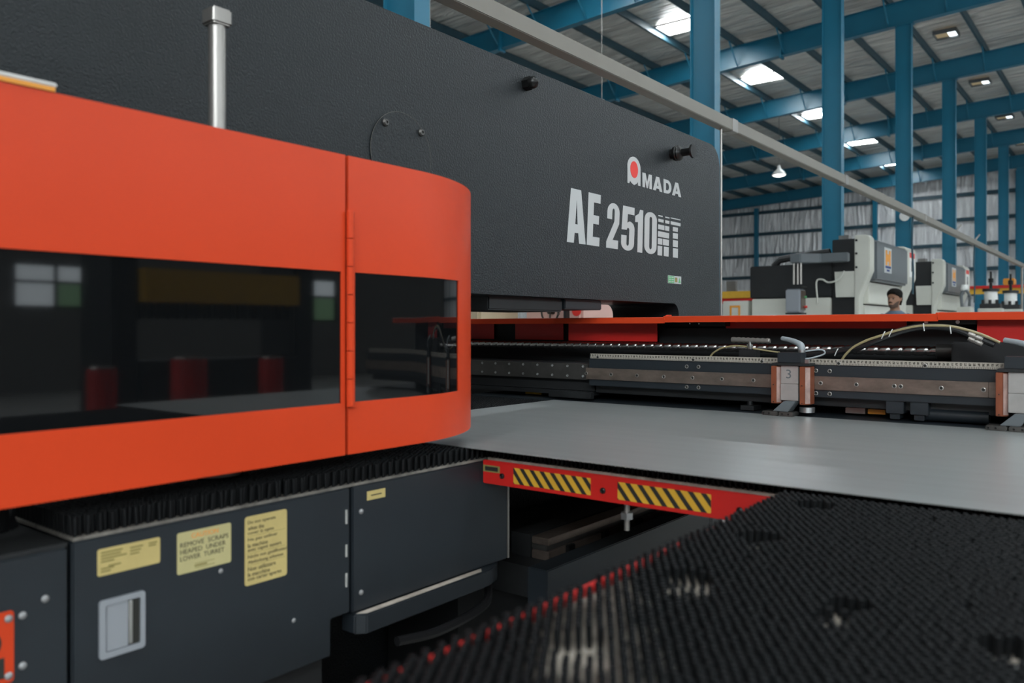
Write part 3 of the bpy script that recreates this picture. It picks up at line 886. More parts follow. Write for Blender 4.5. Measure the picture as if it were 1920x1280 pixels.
print_text('heading', 'CAUTION', M['ink_orange'], s2, fx0, .836, .892, .8515, .8605)
for k, (tx, a, bb) in enumerate((('REMOVE  SCRAPS', .813, .914), ('HEAPED  UNDER', .813, .908), ('LOWER  TURRET', .813, .905))):
    print_text('lettering', tx, M['ink'], s2, fx0, a, bb, .8375 - k * .0128, .8465 - k * .0128)
MB().box(ink, ink + .0003, .842, .884, .7935, .7945).box(ink, ink + .0003, .842, .884, .8015, .8025).box(ink, ink + .0003, .842, .868, .7965, .7995).build('print', M['ink_olive'], s2)
s3 = sticker('label', 'label', cab, .951, 1.052, .731, .870, .006)
zz = .858
for blk in (('Do not operate', 'when the', 'cover is open'), ('Ne pas utiliser', 'la machine', 'avec capot ouvert'), ('Nicht mit geöffneter', 'Abdeckung arbeiten'), ('Non utilizzare', 'la macchina', 'con carter aperto')):
    for ln in blk:
        print_text('lettering', ln, M['ink'], s3, fx0, .958, .958 + .0047 * len(ln), zz - .0055, zz + .003)
        zz -= .0108
    if blk[0] != 'Non utilizzare':
        box('rule_line', M['ink_olive'], s3, ink, ink + .0003, .956, 1.047, zz + .0038, zz + .0044)
    zz -= .0022
lt = put('latch', curve_mesh('latch', [rrect(.663, .744, .676, .778, .006), rrect(.6735, .7355, .686, .768, .003)], .005), M['chrome_grey'], cab, face_x(CX, 0, 0))
box('paddle', M['chrome_grey'], lt, CX + .0002, CX + .0028, .6755, .714, .687, .767, .001)
box('grip_edge', M['bright'], lt, CX + .0002, CX + .0045, .7145, .7215, .689, .766, .0015)
box('finger_recess', M['ink'], lt, CX + .0001, CX + .0012, .722, .7352, .6865, .7675)
for z0, z1 in ((.808, .840), (.734, .762), (.666, .698)):
    MB().cyl((CX + .001, 1.2115, z0), (CX + .001, 1.2115, z1), .0034, n=10).build('hinge', M['bright'], cab)
for yy, zz in ((.898, .775), (1.07, .63)):
    piece('screw', rivet, cab, (CX - .003, yy, zz))

cab = thing('base_cabinet', (-1.7, 1.5, 0), 'charcoal cabinet end panel with one small yellow tag, beside the striped red rail', 'cabinet')
box('body', M['void'], cab, -1.93, CX - .021, 1.24, 1.79, .60, CT - .004)
box('panel', M['panel'], cab, CX - .02, CX, 1.231, 1.797, .60, CT, .003)
box('edge_trim', M['dull'], cab, CX - .02, CX - .001, 1.7985, 1.806, .60, CT - .03)
tagp = sticker('label', 'label', cab, 1.274, 1.331, .8495, .8705, .001)
box('print', M['ink'], tagp, ink, ink + .0003, 1.286, 1.319, .8585, .8612)
for zz in (.828, .642):
    piece('screw', rivet, cab, (CX, 1.256, zz))
lg = MB().prism([(-1.47, 1.232), (-1.424, 1.232), (-1.405, 1.252), (-1.405, 1.66), (-1.409, 1.70), (-1.422, 1.74), (-1.445, 1.77), (-1.47, 1.78)], 'Z', .553, .598).build('ledge', M['panel'], cab, .003)
MB().prism([(-1.428, 1.24), (-1.410, 1.256), (-1.410, 1.66), (-1.428, 1.68)], 'Z', .598, .599).build('dust_film', M['dust'], lg)

base = thing('machine_bed', (-1.7, 1.6, 0), 'black steel bed of the press in the shadow under the cabinets', 'machine base')
box('plinth', M['void'], base, -1.93, -1.63, 1.81, 3.6, 0, .54)
box('foot_panel', M['panel'], base, -1.49, -1.46, 1.20, 1.60, .12, .40)
box('rail_beam', M['panel'], base, -1.42, -1.35, 1.876, 2.95, .28, .56, .003)
box('rail_bed', M['void'], base, -1.625, -1.425, 1.95, 2.95, .44, .533)
MB().tube(smooth_path([(-1.42, 1.36, .50), (-1.41, 1.5, .488), (-1.42, 1.68, .50), (-1.46, 1.75, .53)]), .012, 8).build('conduit', M['hose'], base)
gd = thing('linear_guide', (-1.47, 2.5, .535), 'oiled steel linear guide with black stops lying under the striped rail', 'guide rail')
for z0, z1, m in ((.534, .562, 'rail'), (.5625, .580, 'darkrail'), (.5805, .602, 'rail')):
    box('bar', M[m], gd, -1.52, -1.455 - (.008 if z0 == .5625 else 0), 2.03, 2.95, z0, z1, .002)
for yy in (2.12, 2.33, 2.56):
    box('stop', M['bolt'], gd, -1.4545, -1.44, yy, yy + .035, .538, .566, .002)
box('end_block', M['void'], gd, -1.60, -1.525, 2.03, 2.95, .534, .605)

# ---------------------------------------------------------------- brush tufts
def tuft_mesh(h):
    mb = MB().lathe((0, 0, 0), (0, 0, h), [(0, .0034), (.5, .0038), (.95, .0041), (1, .0036)], 6)
    me = mb.mesh('tuft'); me.materials.append(M['bristle'])
    return me, mb


COLP, ROWP = .0068, .0213


def tufts(parent, spots, z, h, singles):
    """singles: as many of the spots become parts of their own, the rest one joined part"""
    me, mb = tuft_mesh(h)
    for x, y in spots[:singles]:
        piece('tuft', me, parent, (x, y, z), (random.uniform(-.06, .06), random.uniform(-.06, .06), 0))
    rest = MB()
    vs, fs, off = [], [], origin(parent)
    for x, y in spots[singles:]:
        n = len(vs); tx, ty = random.uniform(-.06, .06), random.uniform(-.06, .06)
        vs += [(p.x + x - off.x + tx * p.z, p.y + y - off.y + ty * p.z, p.z + z - off.z) for p in mb.v]
        fs += [tuple(i + n for i in f) for f in mb.f]
    if fs:
        m2 = bpy.data.meshes.new('bristle_field'); m2.from_pydata(vs, [], fs)
        bm = bmesh.new(); bm.from_mesh(m2); bmesh.ops.recalc_face_normals(bm, faces=bm.faces); bm.to_mesh(m2); bm.free()
        o = link_mesh('bristle_field', m2, M['bristle'], parent)
        o['kind'] = 'stuff'


def P_visible(s):
    d = -s[0] * math.sin(YAW) + s[1] * math.cos(YAW); r = s[0] * math.cos(YAW) + s[1] * math.sin(YAW)
    return abs(F * r / d) < 955 and HZ + F * .32 / d < 1275


def grid(x0, x1, y0, y1, from_left=False):
    out = []
    for i in range(int((x1 - x0) / COLP) + 1):
        for j in range(int((y1 - y0) / ROWP) + 1):
            yy = y0 + j * ROWP + (ROWP / 2 if i % 2 else 0)
            if yy <= y1 + 1e-6:
                out.append(((x0 + i * COLP) if from_left else (x1 - i * COLP), yy))
    return out


bt = thing('brush_table', (-1.68, 1.15, .889), 'narrow black brush table on top of the charcoal cabinets under the red guard', 'brush table')
box('plate', M['dusty_dark'], bt, -1.93, CX - .001, .622, 1.795, .889, .895)
sp = [s for s in grid(-1.91, CX - .006, .627, 1.79) if (s[0] - q.x) ** 2 + (s[1] - q.y) ** 2 > .058 ** 2]
sp = [s for s in sp if random.random() > .01]
tufts(bt, sp, .895, .034, 250)
bt = thing('brush_table', (-1.6, .3, .883), 'short worn brush strip with bent tufts at the end of the cabinet row', 'brush table')
box('plate', M['void'], bt, -1.93, CX - .001, -.5, .612, .883, .890)
for i, (x, y) in enumerate(grid(-1.8, -1.45, .06, .60)[::13]):
    a, bb = random.uniform(-.02, .02), random.uniform(-.02, .02)
    MB().lathe((x, y, .890), (x + a, y + bb, .936), [(0, .014), (.5, .011), (1, .004)], 7).build('tuft', M['bristle'], bt)

bt = thing('brush_table', (-1.0, 2.3, .80), 'black brush table carrying the grey steel sheet', 'brush table')
box('plate', M['dusty'], bt, -2.95, .6, 1.80, 2.93, .885, .898)
box('front_plate', M['dusty'], bt, CX + .012, .6, 1.696, 1.80, .885, .898)
box('under_frame', M['void'], bt, -.6, .55, 1.85, 2.85, .62, .884)
for x in (-.5, .4):
    box('leg', M['void'], bt, x - .05, x + .05, 2.3, 2.4, 0, .62)
front = [(CX + .02 + 2 * COLP * k, 1.706) for k in range(int(1.95 / COLP / 2))]
back = [(x + COLP, y + ROWP / 2 * j) if j % 2 else (x, y + ROWP / 2 * j) for x, y in front for j in (1, 2, 3, 4)]
left = grid(-2.9, -2.1, 2.0, 2.92)
tufts(bt, front + back + left, .898, .031, 140)
MB().cyl((-1.0, 1.72, .76), (-1.0, 1.72, .885), .0065, n=12).build('level_bolt', M['dull'], bt)
MB().cyl((-1.0, 1.72, .788), (-1.0, 1.72, .804), .016, n=6).build('lock_nut', M['steel'], bt)

# foreground brush table
ft = thing('brush_table', (0, 1.0, 0), 'wide black brush table with a red edge, its tuft rows pierced by round clearings', 'brush table')
TX0, TX1, TY0, TY1 = -.568, .50, .36, 1.600
box('plate', M['dusty'], ft, TX0 - .006, TX1, TY0, TY1, .893, .903)
box('red_edge', M['red2'], ft, TX0 - .020, TX0 - .0065, TY0, TY1, .85, .9125, .002)
box('frame', M['void'], ft, TX0 + .06, TX1 - .05, TY0 + .06, TY1 - .06, .72, .892)
for x in (TX0 + .12, TX1 - .12):
    for y in (TY0 + .14, TY1 - .14):
        box('leg', M['void'], ft, x - .03, x + .03, y - .03, y + .03, 0, .72)
CLEAR = [(-.480, 1.50, .034), (-.475, 1.221, .034), (-.470, .963, .034), (-.465, .702, .034), (-.276, .985, .026), (-.282, .935, .02), (-.107, .949, .034), (-.275, 1.40, .0)]
sp = [s for s in grid(TX0, TX1 - .01, TY0 + .012, TY1 - .008, True) if all((s[0] - a) ** 2 + (s[1] - bb) ** 2 > r * r for a, bb, r in CLEAR)]
sp = [s for s in sp if random.random() > .004 and not (abs(s[0] - TX0) < .02 and .86 < s[1] < .90)]
sp.sort(key=lambda s: -(P_visible(s)) * 10 + (-s[0] * .618 + s[1] * .786))
tufts(ft, sp, .903, .027, 300)
for a, bb, r in (CLEAR[0], CLEAR[6]):
    if r:
        MB().lathe((a, bb, .903), (a, bb, .913), [(0, .016), (.5, .016), (.8, .012), (1, .006)], 14).build('bolt', M['bright'], ft)

# striped red rail in front of the sheet
RY = 1.684
rl = thing('guard_rail', (-.6, RY, .83), 'red rail with yellow and black hazard stripes under the sheet edge', 'rail')
box('bar', M['red2'], rl, -1.426, .3, RY, RY + .010, .830, .893, .002)


def clip(poly, x0, x1, z0, z1):
    for ax, lim, s in ((0, x0, 1), (0, x1, -1), (1, z0, 1), (1, z1, -1)):
        out = []
        for i, p in enumerate(poly):
            q_ = poly[(i + 1) % len(poly)]
            a, c = s * (p[ax] - lim), s * (q_[ax] - lim)
            if a >= 0: out.append(p)
            if (a >= 0) != (c >= 0):
                t_ = a / (a - c)
                out.append((p[0] + (q_[0] - p[0]) * t_, p[1] + (q_[1] - p[1]) * t_))
        poly = out
        if not poly: break
    return poly


for x0, x1 in ((-1.32, -1.08), (-1.004, -.766)):
    dc = put('hazard_decal', curve_mesh('hazard_decal', [rrect(x0, x1, .840, .882, .002)], .0006), M['yellow'], rl, face_y(0, RY, 0))
    k, sl = -3, .030
    while x0 + k * .0322 < x1:
        xa = x0 - .012 + k * .0322
        pg = clip([(xa, .882), (xa + .0135, .882), (xa + .0135 + .034, .840), (xa + .034, .840)], x0, x1, .840, .882)
        if len(pg) > 2:
            put('stripe', curve_mesh('stripe', [pg], .0004), M['ink'], dc, face_y(0, RY - .0006, 0))
        k += 1
bl = put('name_plate', curve_mesh('name_plate', [rrect(-1.424, -1.366, .862, .880, .001)], .0006), M['ink_olive'], rl, face_y(0, RY, 0))
box('print', M['ink'], bl, -1.417, -1.373, RY - .001, RY - .0006, .8655, .8765)
bolt_y = MB().lathe((0, 0, 0), (0, -.005, 0), [(0, .0075), (.7, .0072), (1, .0045), (.85, .0035)], 14).mesh('bolt'); bolt_y.materials.append(M['bolt'])
for x in (-1.358, -1.045, -.70):
    piece('bolt', bolt_y, rl, (x, RY, .856))

# the sheet
sh = box('steel_sheet', M['sheet'], None, -2.08, .62, 1.63, 2.94, .9295, .9315)
tag(sh, 'large bare grey steel sheet lying on the brush table', 'sheet metal')

# ---------------------------------------------------------------- carriage
BY = 3.0
cg = thing('carriage_beam', (-1.3, BY + .1, .93), 'dark carriage beam with steel rule, oiled rail strips and a ball screw behind the sheet', 'carriage')
def ux(u, Y): return P(u, 600, Y=Y).x
xl = ux(1103, BY)
box('beam', M['panel'], cg, xl, .62, BY + .006, BY + .16, .998, 1.1145, .002)
for u0, u1 in ((1103, 1682), (1682.6, 1853.5)):
    box('rail_strip', M['rail'], cg, ux(u0, BY) - (.012 if u0 == 1103 else 0), ux(u1, BY), BY - .002, BY + .0055, 1.0255, 1.0745, .001)
box('rail_strip', M['rail'], cg, ux(1854, BY), .62, BY - .002, BY + .0055, 1.0255, 1.0745, .001)
box('strip_seam', M['bright'], cg, ux(1682.05, BY), ux(1682.55, BY), BY - .0015, BY + .005, 1.026, 1.074)
rule = box('steel_rule', M['rule'], cg, ux(1106, BY), .60, BY + .004, BY + .010, 1.116, 1.137)
bpy.context.view_layer.update()
for v in rule.data.vertices: v.co += origin(cg)          # keep the rule's print in world metres
rule.location = -origin(cg)
box('rule_bed', M['panel'], cg, xl, .62, BY + .0105, BY + .16, 1.115, 1.130)
box('left_plate', M['darkrail'], cg, -3.4, xl - .013, BY + .016, BY + .05, 1.020, 1.089, .002)
box('left_body', M['void'], cg, -3.4, xl - .002, BY + .052, BY + .17, .97, 1.086)
box('left_plinth', M['black'], cg, -3.4, xl, BY + .03, BY + .20, .95, .968)
box('lower_body', M['black'], cg, xl + .01, .62, BY + .05, BY + .16, .965, .996)
box('back_wall', M['void'], cg, -3.4, .62, BY + .42, BY + .60, .60, 1.290)
box('back_floor', M['void'], cg, -3.4, .62, BY + .17, BY + .42, 1.06, 1.085)
sock = MB().lathe((0, 0, 0), (0, -.003, 0), [(0, .0078), (.8, .0074), (1, .0056), (.9, .0050), (.2, .0046)], 14).mesh('bolt'); sock.materials.append(M['bolt'])
sock.materials.clear(); sock.materials.append(M['dull']); sock.materials.append(M['ink'])
for p_ in sock.polygons:
    if math.hypot(p_.center.x, p_.center.z) < .0051: p_.material_index = 1
sock2 = MB().lathe((0, 0, 0), (0, -.003, 0), [(0, .0060), (.8, .0056), (1, .0042), (.9, .0036), (.2, .0034)], 12).mesh('bolt'); sock2.materials.append(M['steel'])
for u in (1099.9, 1146.5, 1195, 1245, 1299, 1354, 1413, 1539, 1606, 1677, 1689, 1765, 1844):
    piece('bolt', sock, cg, (ux(u, BY), BY - .002, 1.050))
for u in (1286.5, 1308.7, 1529, 1554.8):
    for z in (1.094, 1.012):
        piece('bolt', sock, cg, (ux(u, BY), BY + .006, z))
for u in (1120, 1299, 1428, 1572, 1734):
    piece('bolt', sock, cg, (ux(u, BY), BY + .004, 1.122))
for k in range(18):
    for z in (1.079, 1.036):
        piece('bolt', sock2, cg, (-1.975 - .083 * k, BY + .016, z))
# ball screw
SY, SZ, SR, SP = 3.30, 1.164, .0185, .0433
def helix(x0, x1, n=14, per=12):
    rings, steps = [], int((x1 - x0) / SP * per)
    for i in range(steps + 1):
        x = x0 + (x1 - x0) * i / steps
        ring = []
        for j in range(n):
            a = 2 * math.pi * j / n
            ph = (x / SP + a / (2 * math.pi)) % 1.0
            d = abs(ph - .5) * 2
            r = SR - (.0052 * max(0, 1 - d / .30) ** .6 if d < .30 else 0)
            ring.append((x, SY + r * math.cos(a), SZ + r * math.sin(a)))
        rings.append(ring)
    return MB().loft(rings)
me = helix(-3.35, -.56).mesh('ball_screw', origin(cg)); me.set_sharp_from_angle(angle=R(60))
link_mesh('ball_screw', me, M['screw'], cg)
box('screw_bearing', M['black'], cg, -.56, -.30, 3.22, 3.40, 1.086, 1.20, .006)
MB().cyl((-.62, SY, SZ), (-.56, SY, SZ), .026, n=20).build('screw_collar', M['darkrail'], cg)
# clutter hung under the beam
for u in (1676, 1722):
    x = ux(u, BY)
    MB().box(x - .028, x + .028, BY + .01, BY + .10, .955, .9975).box(x - .018, x + .014, BY + .02, BY + .08, .935, .9545).build('hanger', M['panel'], cg, .002)
box('cam_block', M['orange'], cg, ux(1627, 3.1), ux(1660, 3.1), 3.10, 3.16, .940, .957, .001)
box('switch', M['dull'], cg, ux(1585, 3.1), ux(1622, 3.1), 3.10, 3.15, .938, .958, .001)
x = ux(1395, BY)
MB().cyl((x, BY + .06, .935), (x, BY + .06, .965), .012, n=12).box(x - .022, x + .03, BY + .02, BY + .1, .933, .95).build('roller', M['black'], cg)
MB().cyl((-.62, 3.06, .955), (-.42, 3.06, .955), .022, n=18).build('roller', M['panel'], cg)
tr = thing('support_plate', (-1.4, 2.99, .93), 'thin dark plate lying just beyond the far edge of the steel sheet', 'plate')
MB().box(-2.6, .6, 2.945, 3.40, .915, .929).build('top', M['panel'], tr)
MB().box(-2.55, -2.45, 3.05, 3.35, 0, .915).box(.4, .5, 3.05, 3.35, 0, .915).build('support', M['void'], tr)
bx = box('limit_switch', M['black'], tr, ux(1033, 3.0), ux(1112, 3.0), 2.98, 3.01, .940, .968, .002)
box('caution_tape', M['yellow'], tr, ux(985, 3.1), ux(1015, 3.1), 3.10, 3.103, .934, .948)

# red cover over the carriage, in three overlapping lengths
CY0, CY1 = 3.20, 3.74
cv = thing('carriage_cover', (-1.2, 3.4, 1.28), 'long red sheet metal cover above the carriage, passing under the press arm', 'cover')
for x0, x1, z in ((-3.5, -1.672, 1.296), (-1.680, -.598, 1.300), (-.606, .62, 1.304)):
    prof = [(CY0, z - .027), (CY0 + .0015, z - .027), (CY0 + .0035, z - .003), (CY0 + .012, z - .0015), (CY1, z - .0015), (CY1, z), (CY0 + .010, z), (CY0 + .002, z - .002)]
    MB().prism([(a, bb) for a, bb in prof], 'X', x0, x1).build('cover_length', M['red'], cv)
for x in (-1.672, -.598):
    MB().tube(smooth_path([(x + .012, CY0 + .04, 1.3035), (x + .004, CY0 + .008, 1.3025), (x, CY0 - .001, 1.292), (x, CY0 - .001, 1.281)], 5), .0022, 6).build('seam_edge', M['red'], cv)
def red_panel(u0, u1, z0, z1, Y, mat='red2', name='inner_panel'):
    return box(name, M[mat], cv, ux(u0, Y), ux(u1, Y), Y, Y + .004, z0, z1)
red_panel(1066, 1232, 1.186, 1.279, 3.33)
red_panel(966, 1056, 1.188, 1.277, 3.40)
red_panel(870, 926, 1.188, 1.277, 3.40)
red_panel(1361, 1700, 1.247, 1.283, 3.36)
red_panel(1832, 2100, 1.20, 1.287, 3.26)
box('inner_wall', M['black'], cv, ux(1236, 3.38), ux(1905, 3.38), 3.38, 3.385, 1.178, 1.247)
box('hanger_bracket', M['black'], cv, ux(1712, 3.24), ux(1830, 3.24), 3.24, 3.32, 1.262, 1.286)
box('hanger_bracket', M['black'], cv, ux(1310, 3.30), ux(1360, 3.30), 3.30, 3.35, 1.256, 1.282)
for u in (1737, 1796):
    x = ux(u, 3.235); MB().cyl((x, 3.232, 1.270), (x, 3.24, 1.270), .007, n=10).build('bolt', M['bright'], cv)
for u in (1311, 1294):
    x = ux(u, 3.295); MB().cyl((x, 3.292, 1.268), (x, 3.30, 1.268), .004, n=10).build('bolt', M['bright'], cv)
box('cover_support', M['void'], cv, -3.5, -3.42, 3.25, 3.70, 0, 1.278)
box('cover_support', M['void'], cv, .50, .58, 3.42, 3.70, 0, 1.285)

# ---------------------------------------------------------------- work clamps
def work_clamp(xc, label, mark):
    t = thing('work_clamp', (xc, 2.95, .9315), label, 'clamp')
    CYF = 2.930
    for x0, x1 in ((-.0645, -.033), (.039, .071)):
        pl_ = MB().prism([(xc + x0, 2.996), (xc + x0, CYF), (xc + x0 + .020, CYF), (xc + x1, CYF + .016), (xc + x1, 2.996)], 'Z', .974, 1.1105).build('side_plate', M['copper'], t, .0015)
        MB().prism([(xc + x0 + .0205, CYF - .0002), (xc + x1 + .0003, CYF + .0155), (xc + x1 + .0006, CYF + .0160), (xc + x0 + .0207, CYF - .0006)], 'Z', .978, 1.107).build('worn_edge', M['pinkmetal'], pl_)
        for z in (.979, 1.042):
            MB().cyl((xc + x0 + .009, CYF - .002, z), (xc + x0 + .009, CYF + .002, z), .002, n=8).build('pin', M['bolt'], pl_)
    box('upper_block', M['block'], t, xc - .0315, xc + .0315, 2.938, 2.994, 1.0475, 1.1115, .001)
    box('lower_block', M['block'], t, xc - .0315, xc + .0315, 2.936, 2.994, .9865, 1.0465, .001)
    if mark:
        print_text('handwritten_mark', '3', M['grey'], t, face_y(0, 2.938, 0), xc - .012, xc + .006, 1.066, 1.098)
    box('collar', M['black'], t, xc - .060, xc + .074, 2.926, 2.997, 1.1125, 1.1220, .001)
    box('cap_nut', M['steel'], t, xc + .058, xc + .072, 2.928, 2.942, 1.1225, 1.136, .001)
    box('head', M['panel'], t, xc - .042, xc + .042, 2.930, 2.996, 1.1225, 1.160, .002)
    jw = MB().prism([(xc - .012, .985), (xc + .030, .985), (xc + .004, .9475), (xc - .052, .9475)], 'Y', 2.91, 2.97).build('jaw', M['grey'], t, .002)
    box('jaw_pad', M['darkrail'], jw, xc - .088, xc - .030, 2.898, 2.965, .9317, .947, .003)
    box('jaw_pad', M['darkrail'], jw, xc - .026, xc + .026, 2.898, 2.965, .9317, .947, .003)
    for x in (-.08, -.06, -.012, .010):
        MB().cyl((xc + x, 2.896, .940), (xc + x, 2.90, .940), .0035, n=8).build('pin', M['bolt'], jw)
    MB().cyl((xc + .052, 2.972, .9445), (xc + .052, 2.972, .963), .027, n=24).build('roller', M['steel'], t)
    # sleeve elbow on the head
    e0 = Vector((xc + .036, 2.962, 1.160))
    MB().cyl(e0, e0 + Vector((0, 0, .010)), .0125, n=16).build('elbow_nut', M['steel'], t)
    MB().tube(smooth_path([e0 + Vector((0, 0, .010)), e0 + Vector((-.001, 0, .022)), e0 + Vector((-.012, .004, .032)), e0 + Vector((-.045, .02, .043)), e0 + Vector((-.085, .04, .050))], 5), [.0120] * 8 + [.0118, .0115, .011, .0105, .010, .0098, .0095, .009, .0088, .0085, .0085, .0085, .0085], 12).build('elbow', M['hose_grey'], t)
    MB().tube(smooth_path([(xc + .02, 2.99, 1.161), (xc + .085, 3.02, 1.170), (xc + .098, 3.02, 1.155), (xc + .06, 3.0, 1.140), (xc + .043, 2.98, 1.137)], 6), .003, 6).build('loop_wire', M['hose_grey'], t)
    return t


work_clamp(-1.034, 'copper-sided work clamp with a 3 scrawled on its grey block, gripping the sheet', True)
work_clamp(-.321, 'copper-sided work clamp with a clean pale block, below the bundled hoses', False)

# ---------------------------------------------------------------- hoses
HY = 3.06
def pp(l, Y=HY): return [P(u, v, Y=Y) for u, v in l]
hs = thing('hose_bundle', P(1735, 612, Y=HY), 'arched bundle of black hoses and a beige tube tied together above the carriage', 'hose')
MB().tube(smooth_path(pp([(1500, 668), (1560, 661), (1605, 653), (1650, 636), (1695, 620), (1737, 613), (1785, 616), (1825, 630), (1865, 646)])), .0105, 10).build('black_hose', M['hose'], hs)
MB().tube(smooth_path(pp([(1560, 657), (1605, 648), (1650, 631), (1695, 615), (1737, 609.5), (1788, 613), (1830, 625), (1868, 640)], HY + .012)), .0058, 10).build('black_hose', M['hose'], hs)
MB().tube(smooth_path(pp([(1579, 674), (1585, 665), (1600, 651), (1625, 638), (1652, 629), (1680, 620), (1720, 611.5), (1760, 610.5), (1790, 613), (1835, 625), (1875, 642)], HY - .008)), .0044, 8).build('beige_tube', M['hose_tan'], hs)
for u, v in ((1574, 660), (1662, 628), (1676, 624), (1734, 613), (1784, 618)):
    c = P(u, v, Y=HY)
    MB().tube([c + Vector((-.002 + .012 * (.2 if u > 1700 else -1) * k / 4, -.0105 - .002 * math.sin(k), .013 - .0065 * k)) for k in range(5)], .0017, 6).build('cable_tie', M['lampwhite'], hs)
for k in (0, 1):
    a, bb = P(1816, 625 + 9 * k, Y=HY - .006), P(1842, 637 + 9 * k, Y=HY - .006)
    MB().lathe(a, bb, [(0, .0085), (.08, .0085), (.1, .0100), (.45, .0100), (.47, .0075), (.55, .0075), (.57, .0100), (.92, .0100), (.94, .0085), (1, .0085)], 14).build('coupling', M['dull'], hs)
fx = thing('hose_fitting', P(1405, 660, Y=HY), 'ribbed metal hose fitting with a tee on a black block beside the first clamp', 'fitting')
a, bb = P(1372, 636.5, Y=HY), P(1444, 639, Y=HY)
MB().lathe(a, bb, [(0, .0095)] + [(i / 16 + (.001 if i % 2 else 0), .0112 if i % 2 else .0088) for i in range(1, 16)] + [(1, .0085)], 14).build('ribbed_nut', M['dull'], fx)
c = P(1406, 638, Y=HY)
MB().lathe(c, c + Vector((0, 0, -.034)), [(0, .008), (.4, .0075), (.42, .012), (.7, .012), (.72, .008), (1, .008)], 10).build('tee', M['bright'], fx)
c = P(1405, 662, Y=HY)
box('mount_block', M['black'], fx, c.x - .036, c.x + .036, HY - .018, HY + .02, 1.1305, c.z + .014, .002)
MB().tube(smooth_path(pp([(1332, 668), (1338, 661), (1352, 653), (1370, 649), (1385, 648.5), (1402, 650)])), .0036, 8).build('beige_tube', M['hose_tan'], fx)
MB().tube(smooth_path(pp([(1412, 653), (1430, 656), (1450, 659), (1462, 660.5)], HY - .02)), .0030, 8).build('beige_tube', M['hose_tan'], fx)

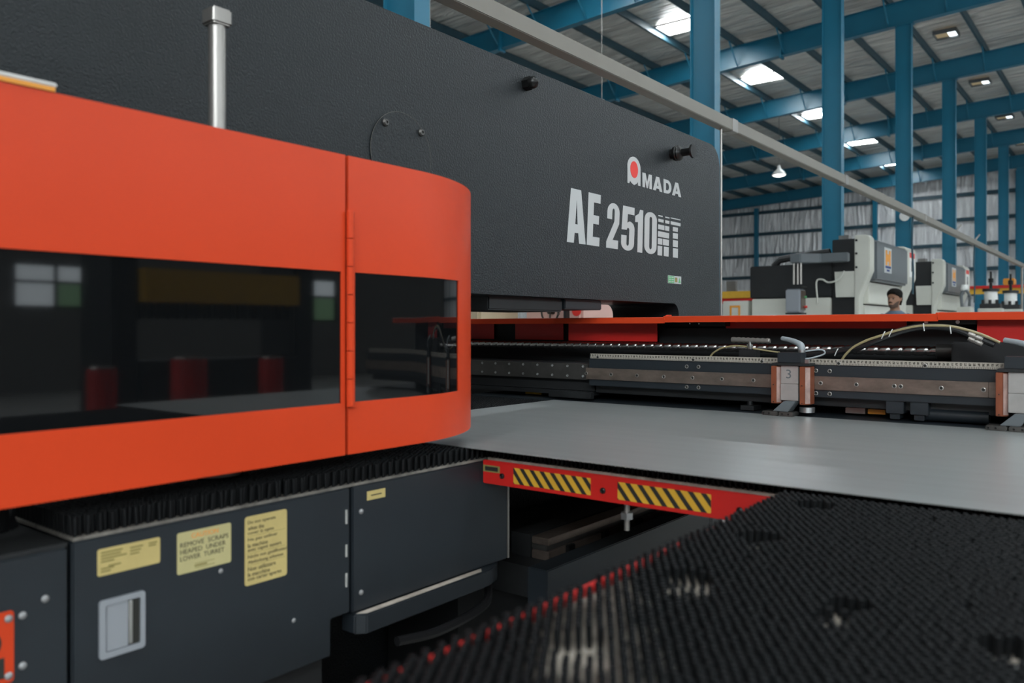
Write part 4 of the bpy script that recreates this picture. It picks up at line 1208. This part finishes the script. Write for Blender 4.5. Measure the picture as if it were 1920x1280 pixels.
# ---------------------------------------------------------------- the man by the press brake
def make_person(px, py, face):
    t = thing('person', (px, py, 0), 'man with short dark hair and slate blue shirt, standing by the press brake', 'person')
    body = MB()
    # local frame: +y is the way he faces, z up, height 1.74
    J = lambda *p: Vector(p)
    def limb(pts, rs, n=14): body.tube(smooth_path(pts, 4), [rs[min(len(rs) - 1, int(i / 4))] + (rs[min(len(rs) - 1, int(i / 4) + 1)] - rs[min(len(rs) - 1, int(i / 4))]) * ((i % 4) / 4) for i in range(4 * (len(pts) - 1) + 1)], n)
    def ring(z, rx, ry, cy=0.0, n=24): return [(rx * math.cos(2 * math.pi * k / n), cy + ry * math.sin(2 * math.pi * k / n), z) for k in range(n)]
    body.loft([ring(.86, .15, .10), ring(.92, .175, .115), ring(1.02, .165, .105), ring(1.14, .165, .11), ring(1.26, .185, .12), ring(1.36, .195, .115, -.01), ring(1.42, .17, .095, -.015), ring(1.465, .10, .075, -.02), ring(1.49, .062, .062, -.015), ring(1.56, .057, .060, .0)])
    body.loft([ring(1.515, .028, .030, .065), ring(1.522, .046, .058, .035), ring(1.545, .058, .078, .022), ring(1.575, .066, .090, .014), ring(1.605, .072, .096, .008), ring(1.635, .076, .099, .002), ring(1.665, .077, .099, -.004), ring(1.695, .073, .093, -.008), ring(1.72, .058, .074, -.010), ring(1.735, .032, .042, -.010)])
    body.loft([[(-.006, .098, 1.655), (.006, .098, 1.655), (.006, .085, 1.655), (-.006, .085, 1.655)], [(-.016, .122, 1.604), (.016, .122, 1.604), (.016, .085, 1.60), (-.016, .085, 1.60)], [(-.015, .112, 1.596), (.015, .112, 1.596), (.015, .085, 1.594), (-.015, .085, 1.594)]])
    for z, y in ((1.572, .102), (1.561, .101)):
        body.tube([(-.026, y - .010, z), (0, y, z), (.026, y - .010, z)], .0075, 8)
    body.tube([(-.052, .078, 1.662), (-.03, .096, 1.668), (0, .097, 1.664), (.03, .096, 1.668), (.052, .078, 1.662)], .010, 8)
    for s in (-1, 1):
        body.tube([(s * .074, -.004, 1.605), (s * .083, -.010, 1.620), (s * .086, -.014, 1.642), (s * .080, -.008, 1.655)], [.009, .012, .013, .008], 8)
        limb([(s * .148, -.012, 1.405), (s * .200, -.015, 1.335), (s * .225, -.02, 1.13), (s * .225, .06, .92), (s * .215, .10, .86)], [.062, .055, .044, .032, .030])
        hx, hy, hz = s * .213, .11, .845
        body.tube([(hx, hy, hz), (hx, hy + .02, hz - .04), (hx, hy + .03, hz - .085)], [.026, .036, .032], 10)
        for q, ln in enumerate((.066, .078, .074, .058)):
            o = (q - 1.5) * .019
            body.tube([(hx + o * .3, hy + .03 - o, hz - .075), (hx + o * .3, hy + .045 - o, hz - .085 - ln * .6), (hx + o * .3 - s * .012, hy + .038 - o, hz - .085 - ln)], [.0095, .009, .008], 8)
        body.tube([(hx - s * .01, hy + .045, hz - .03), (hx - s * .02, hy + .075, hz - .06), (hx - s * .022, hy + .08, hz - .095)], [.011, .010, .009], 8)
        limb([(s * .085, 0, .93), (s * .095, .01, .72), (s * .10, .012, .50), (s * .10, -.012, .28), (s * .10, -.025, .09)], [.092, .080, .058, .052, .042])
        body.tube([(s * .10, -.06, .045), (s * .10, .02, .05), (s * .11, .12, .038), (s * .11, .185, .032)], [.042, .046, .042, .028], 12)
    tmp = bpy.data.objects.new('tmp', body.mesh('body'))
    COL.objects.link(tmp)
    md = tmp.modifiers.new('r', 'REMESH'); md.mode = 'VOXEL'; md.voxel_size = 0.0075
    sm = tmp.modifiers.new('s', 'SMOOTH'); sm.iterations = 2; sm.factor = .5
    bpy.context.view_layer.update()
    me = bpy.data.meshes.new_from_object(tmp.evaluated_get(bpy.context.evaluated_depsgraph_get()))
    bpy.data.objects.remove(tmp)
    for k in ('skin', 'shirt', 'trousers', 'ink', 'stubble'): me.materials.append(M[k])
    for p in me.polygons:
        c = p.center
        p.use_smooth = True
        collar = 1.475 + .05 * max(0, -c.y * 6)
        if 1.508 < c.z < 1.553 + max(0, abs(c.x) - .03) * 1.3 and c.y > .012 + (.03 if c.z < 1.52 else 0): p.material_index = 4
        elif c.z < .085: p.material_index = 3
        elif c.z < .93 and abs(c.x) < .175: p.material_index = 2
        elif c.z < collar and (abs(c.x) < .175 or c.z > .90): p.material_index = 1
    me.transform(Matrix.Rotation(face, 4, 'Z'))
    link_mesh('body', me, None, t)
    hair = MB()
    def hring(z, rx, ry, cy, front):
        return [(rx * math.cos(a), cy + (ry * math.sin(a) if math.sin(a) < 0 else min(ry * math.sin(a), front)), z) for a in [2 * math.pi * k / 28 for k in range(28)]]
    hair.loft([hring(1.555, .056, .088, -.024, -.045), hring(1.60, .083, .110, -.016, -.012), hring(1.635, .086, .114, -.012, .008), hring(1.655, .087, .116, -.010, .022), hring(1.670, .089, .118, -.010, .040), hring(1.685, .090, .119, -.008, .064), hring(1.702, .090, .118, -.006, .086), hring(1.725, .088, .114, -.006, .103), hring(1.752, .074, .098, -.006, .1), hring(1.772, .050, .068, -.009, .07), hring(1.780, .022, .03, -.010, .03)])
    mu = MB().tube([(-.030, .090, 1.577), (-.014, .1035, 1.586), (0, .106, 1.588), (.014, .1035, 1.586), (.030, .090, 1.577)], [.003, .006, .0055, .006, .003], 8)
    mm = mu.mesh('beard'); mm.transform(Matrix.Rotation(face, 4, 'Z'))
    link_mesh('beard', mm, M['hair'], t)
    hair.v = [p + Vector((random.uniform(-.004, .004), random.uniform(-.004, .004), random.uniform(-.003, .003))) for p in hair.v]
    hm = hair.mesh('hair'); hm.transform(Matrix.Rotation(face, 4, 'Z'))
    link_mesh('hair', hm, M['hair'], t)
    for s in (-1, 1):
        em = MB().lathe((s * .031, .082, 1.637), (s * .033, .0975, 1.637), [(0, .011), (.6, .010), (1, .004)], 10).mesh('eye'); em.transform(Matrix.Rotation(face, 4, 'Z'))
        link_mesh('eye', em, M['ink'], t)


make_person(-2.74, 11.83, R(163))
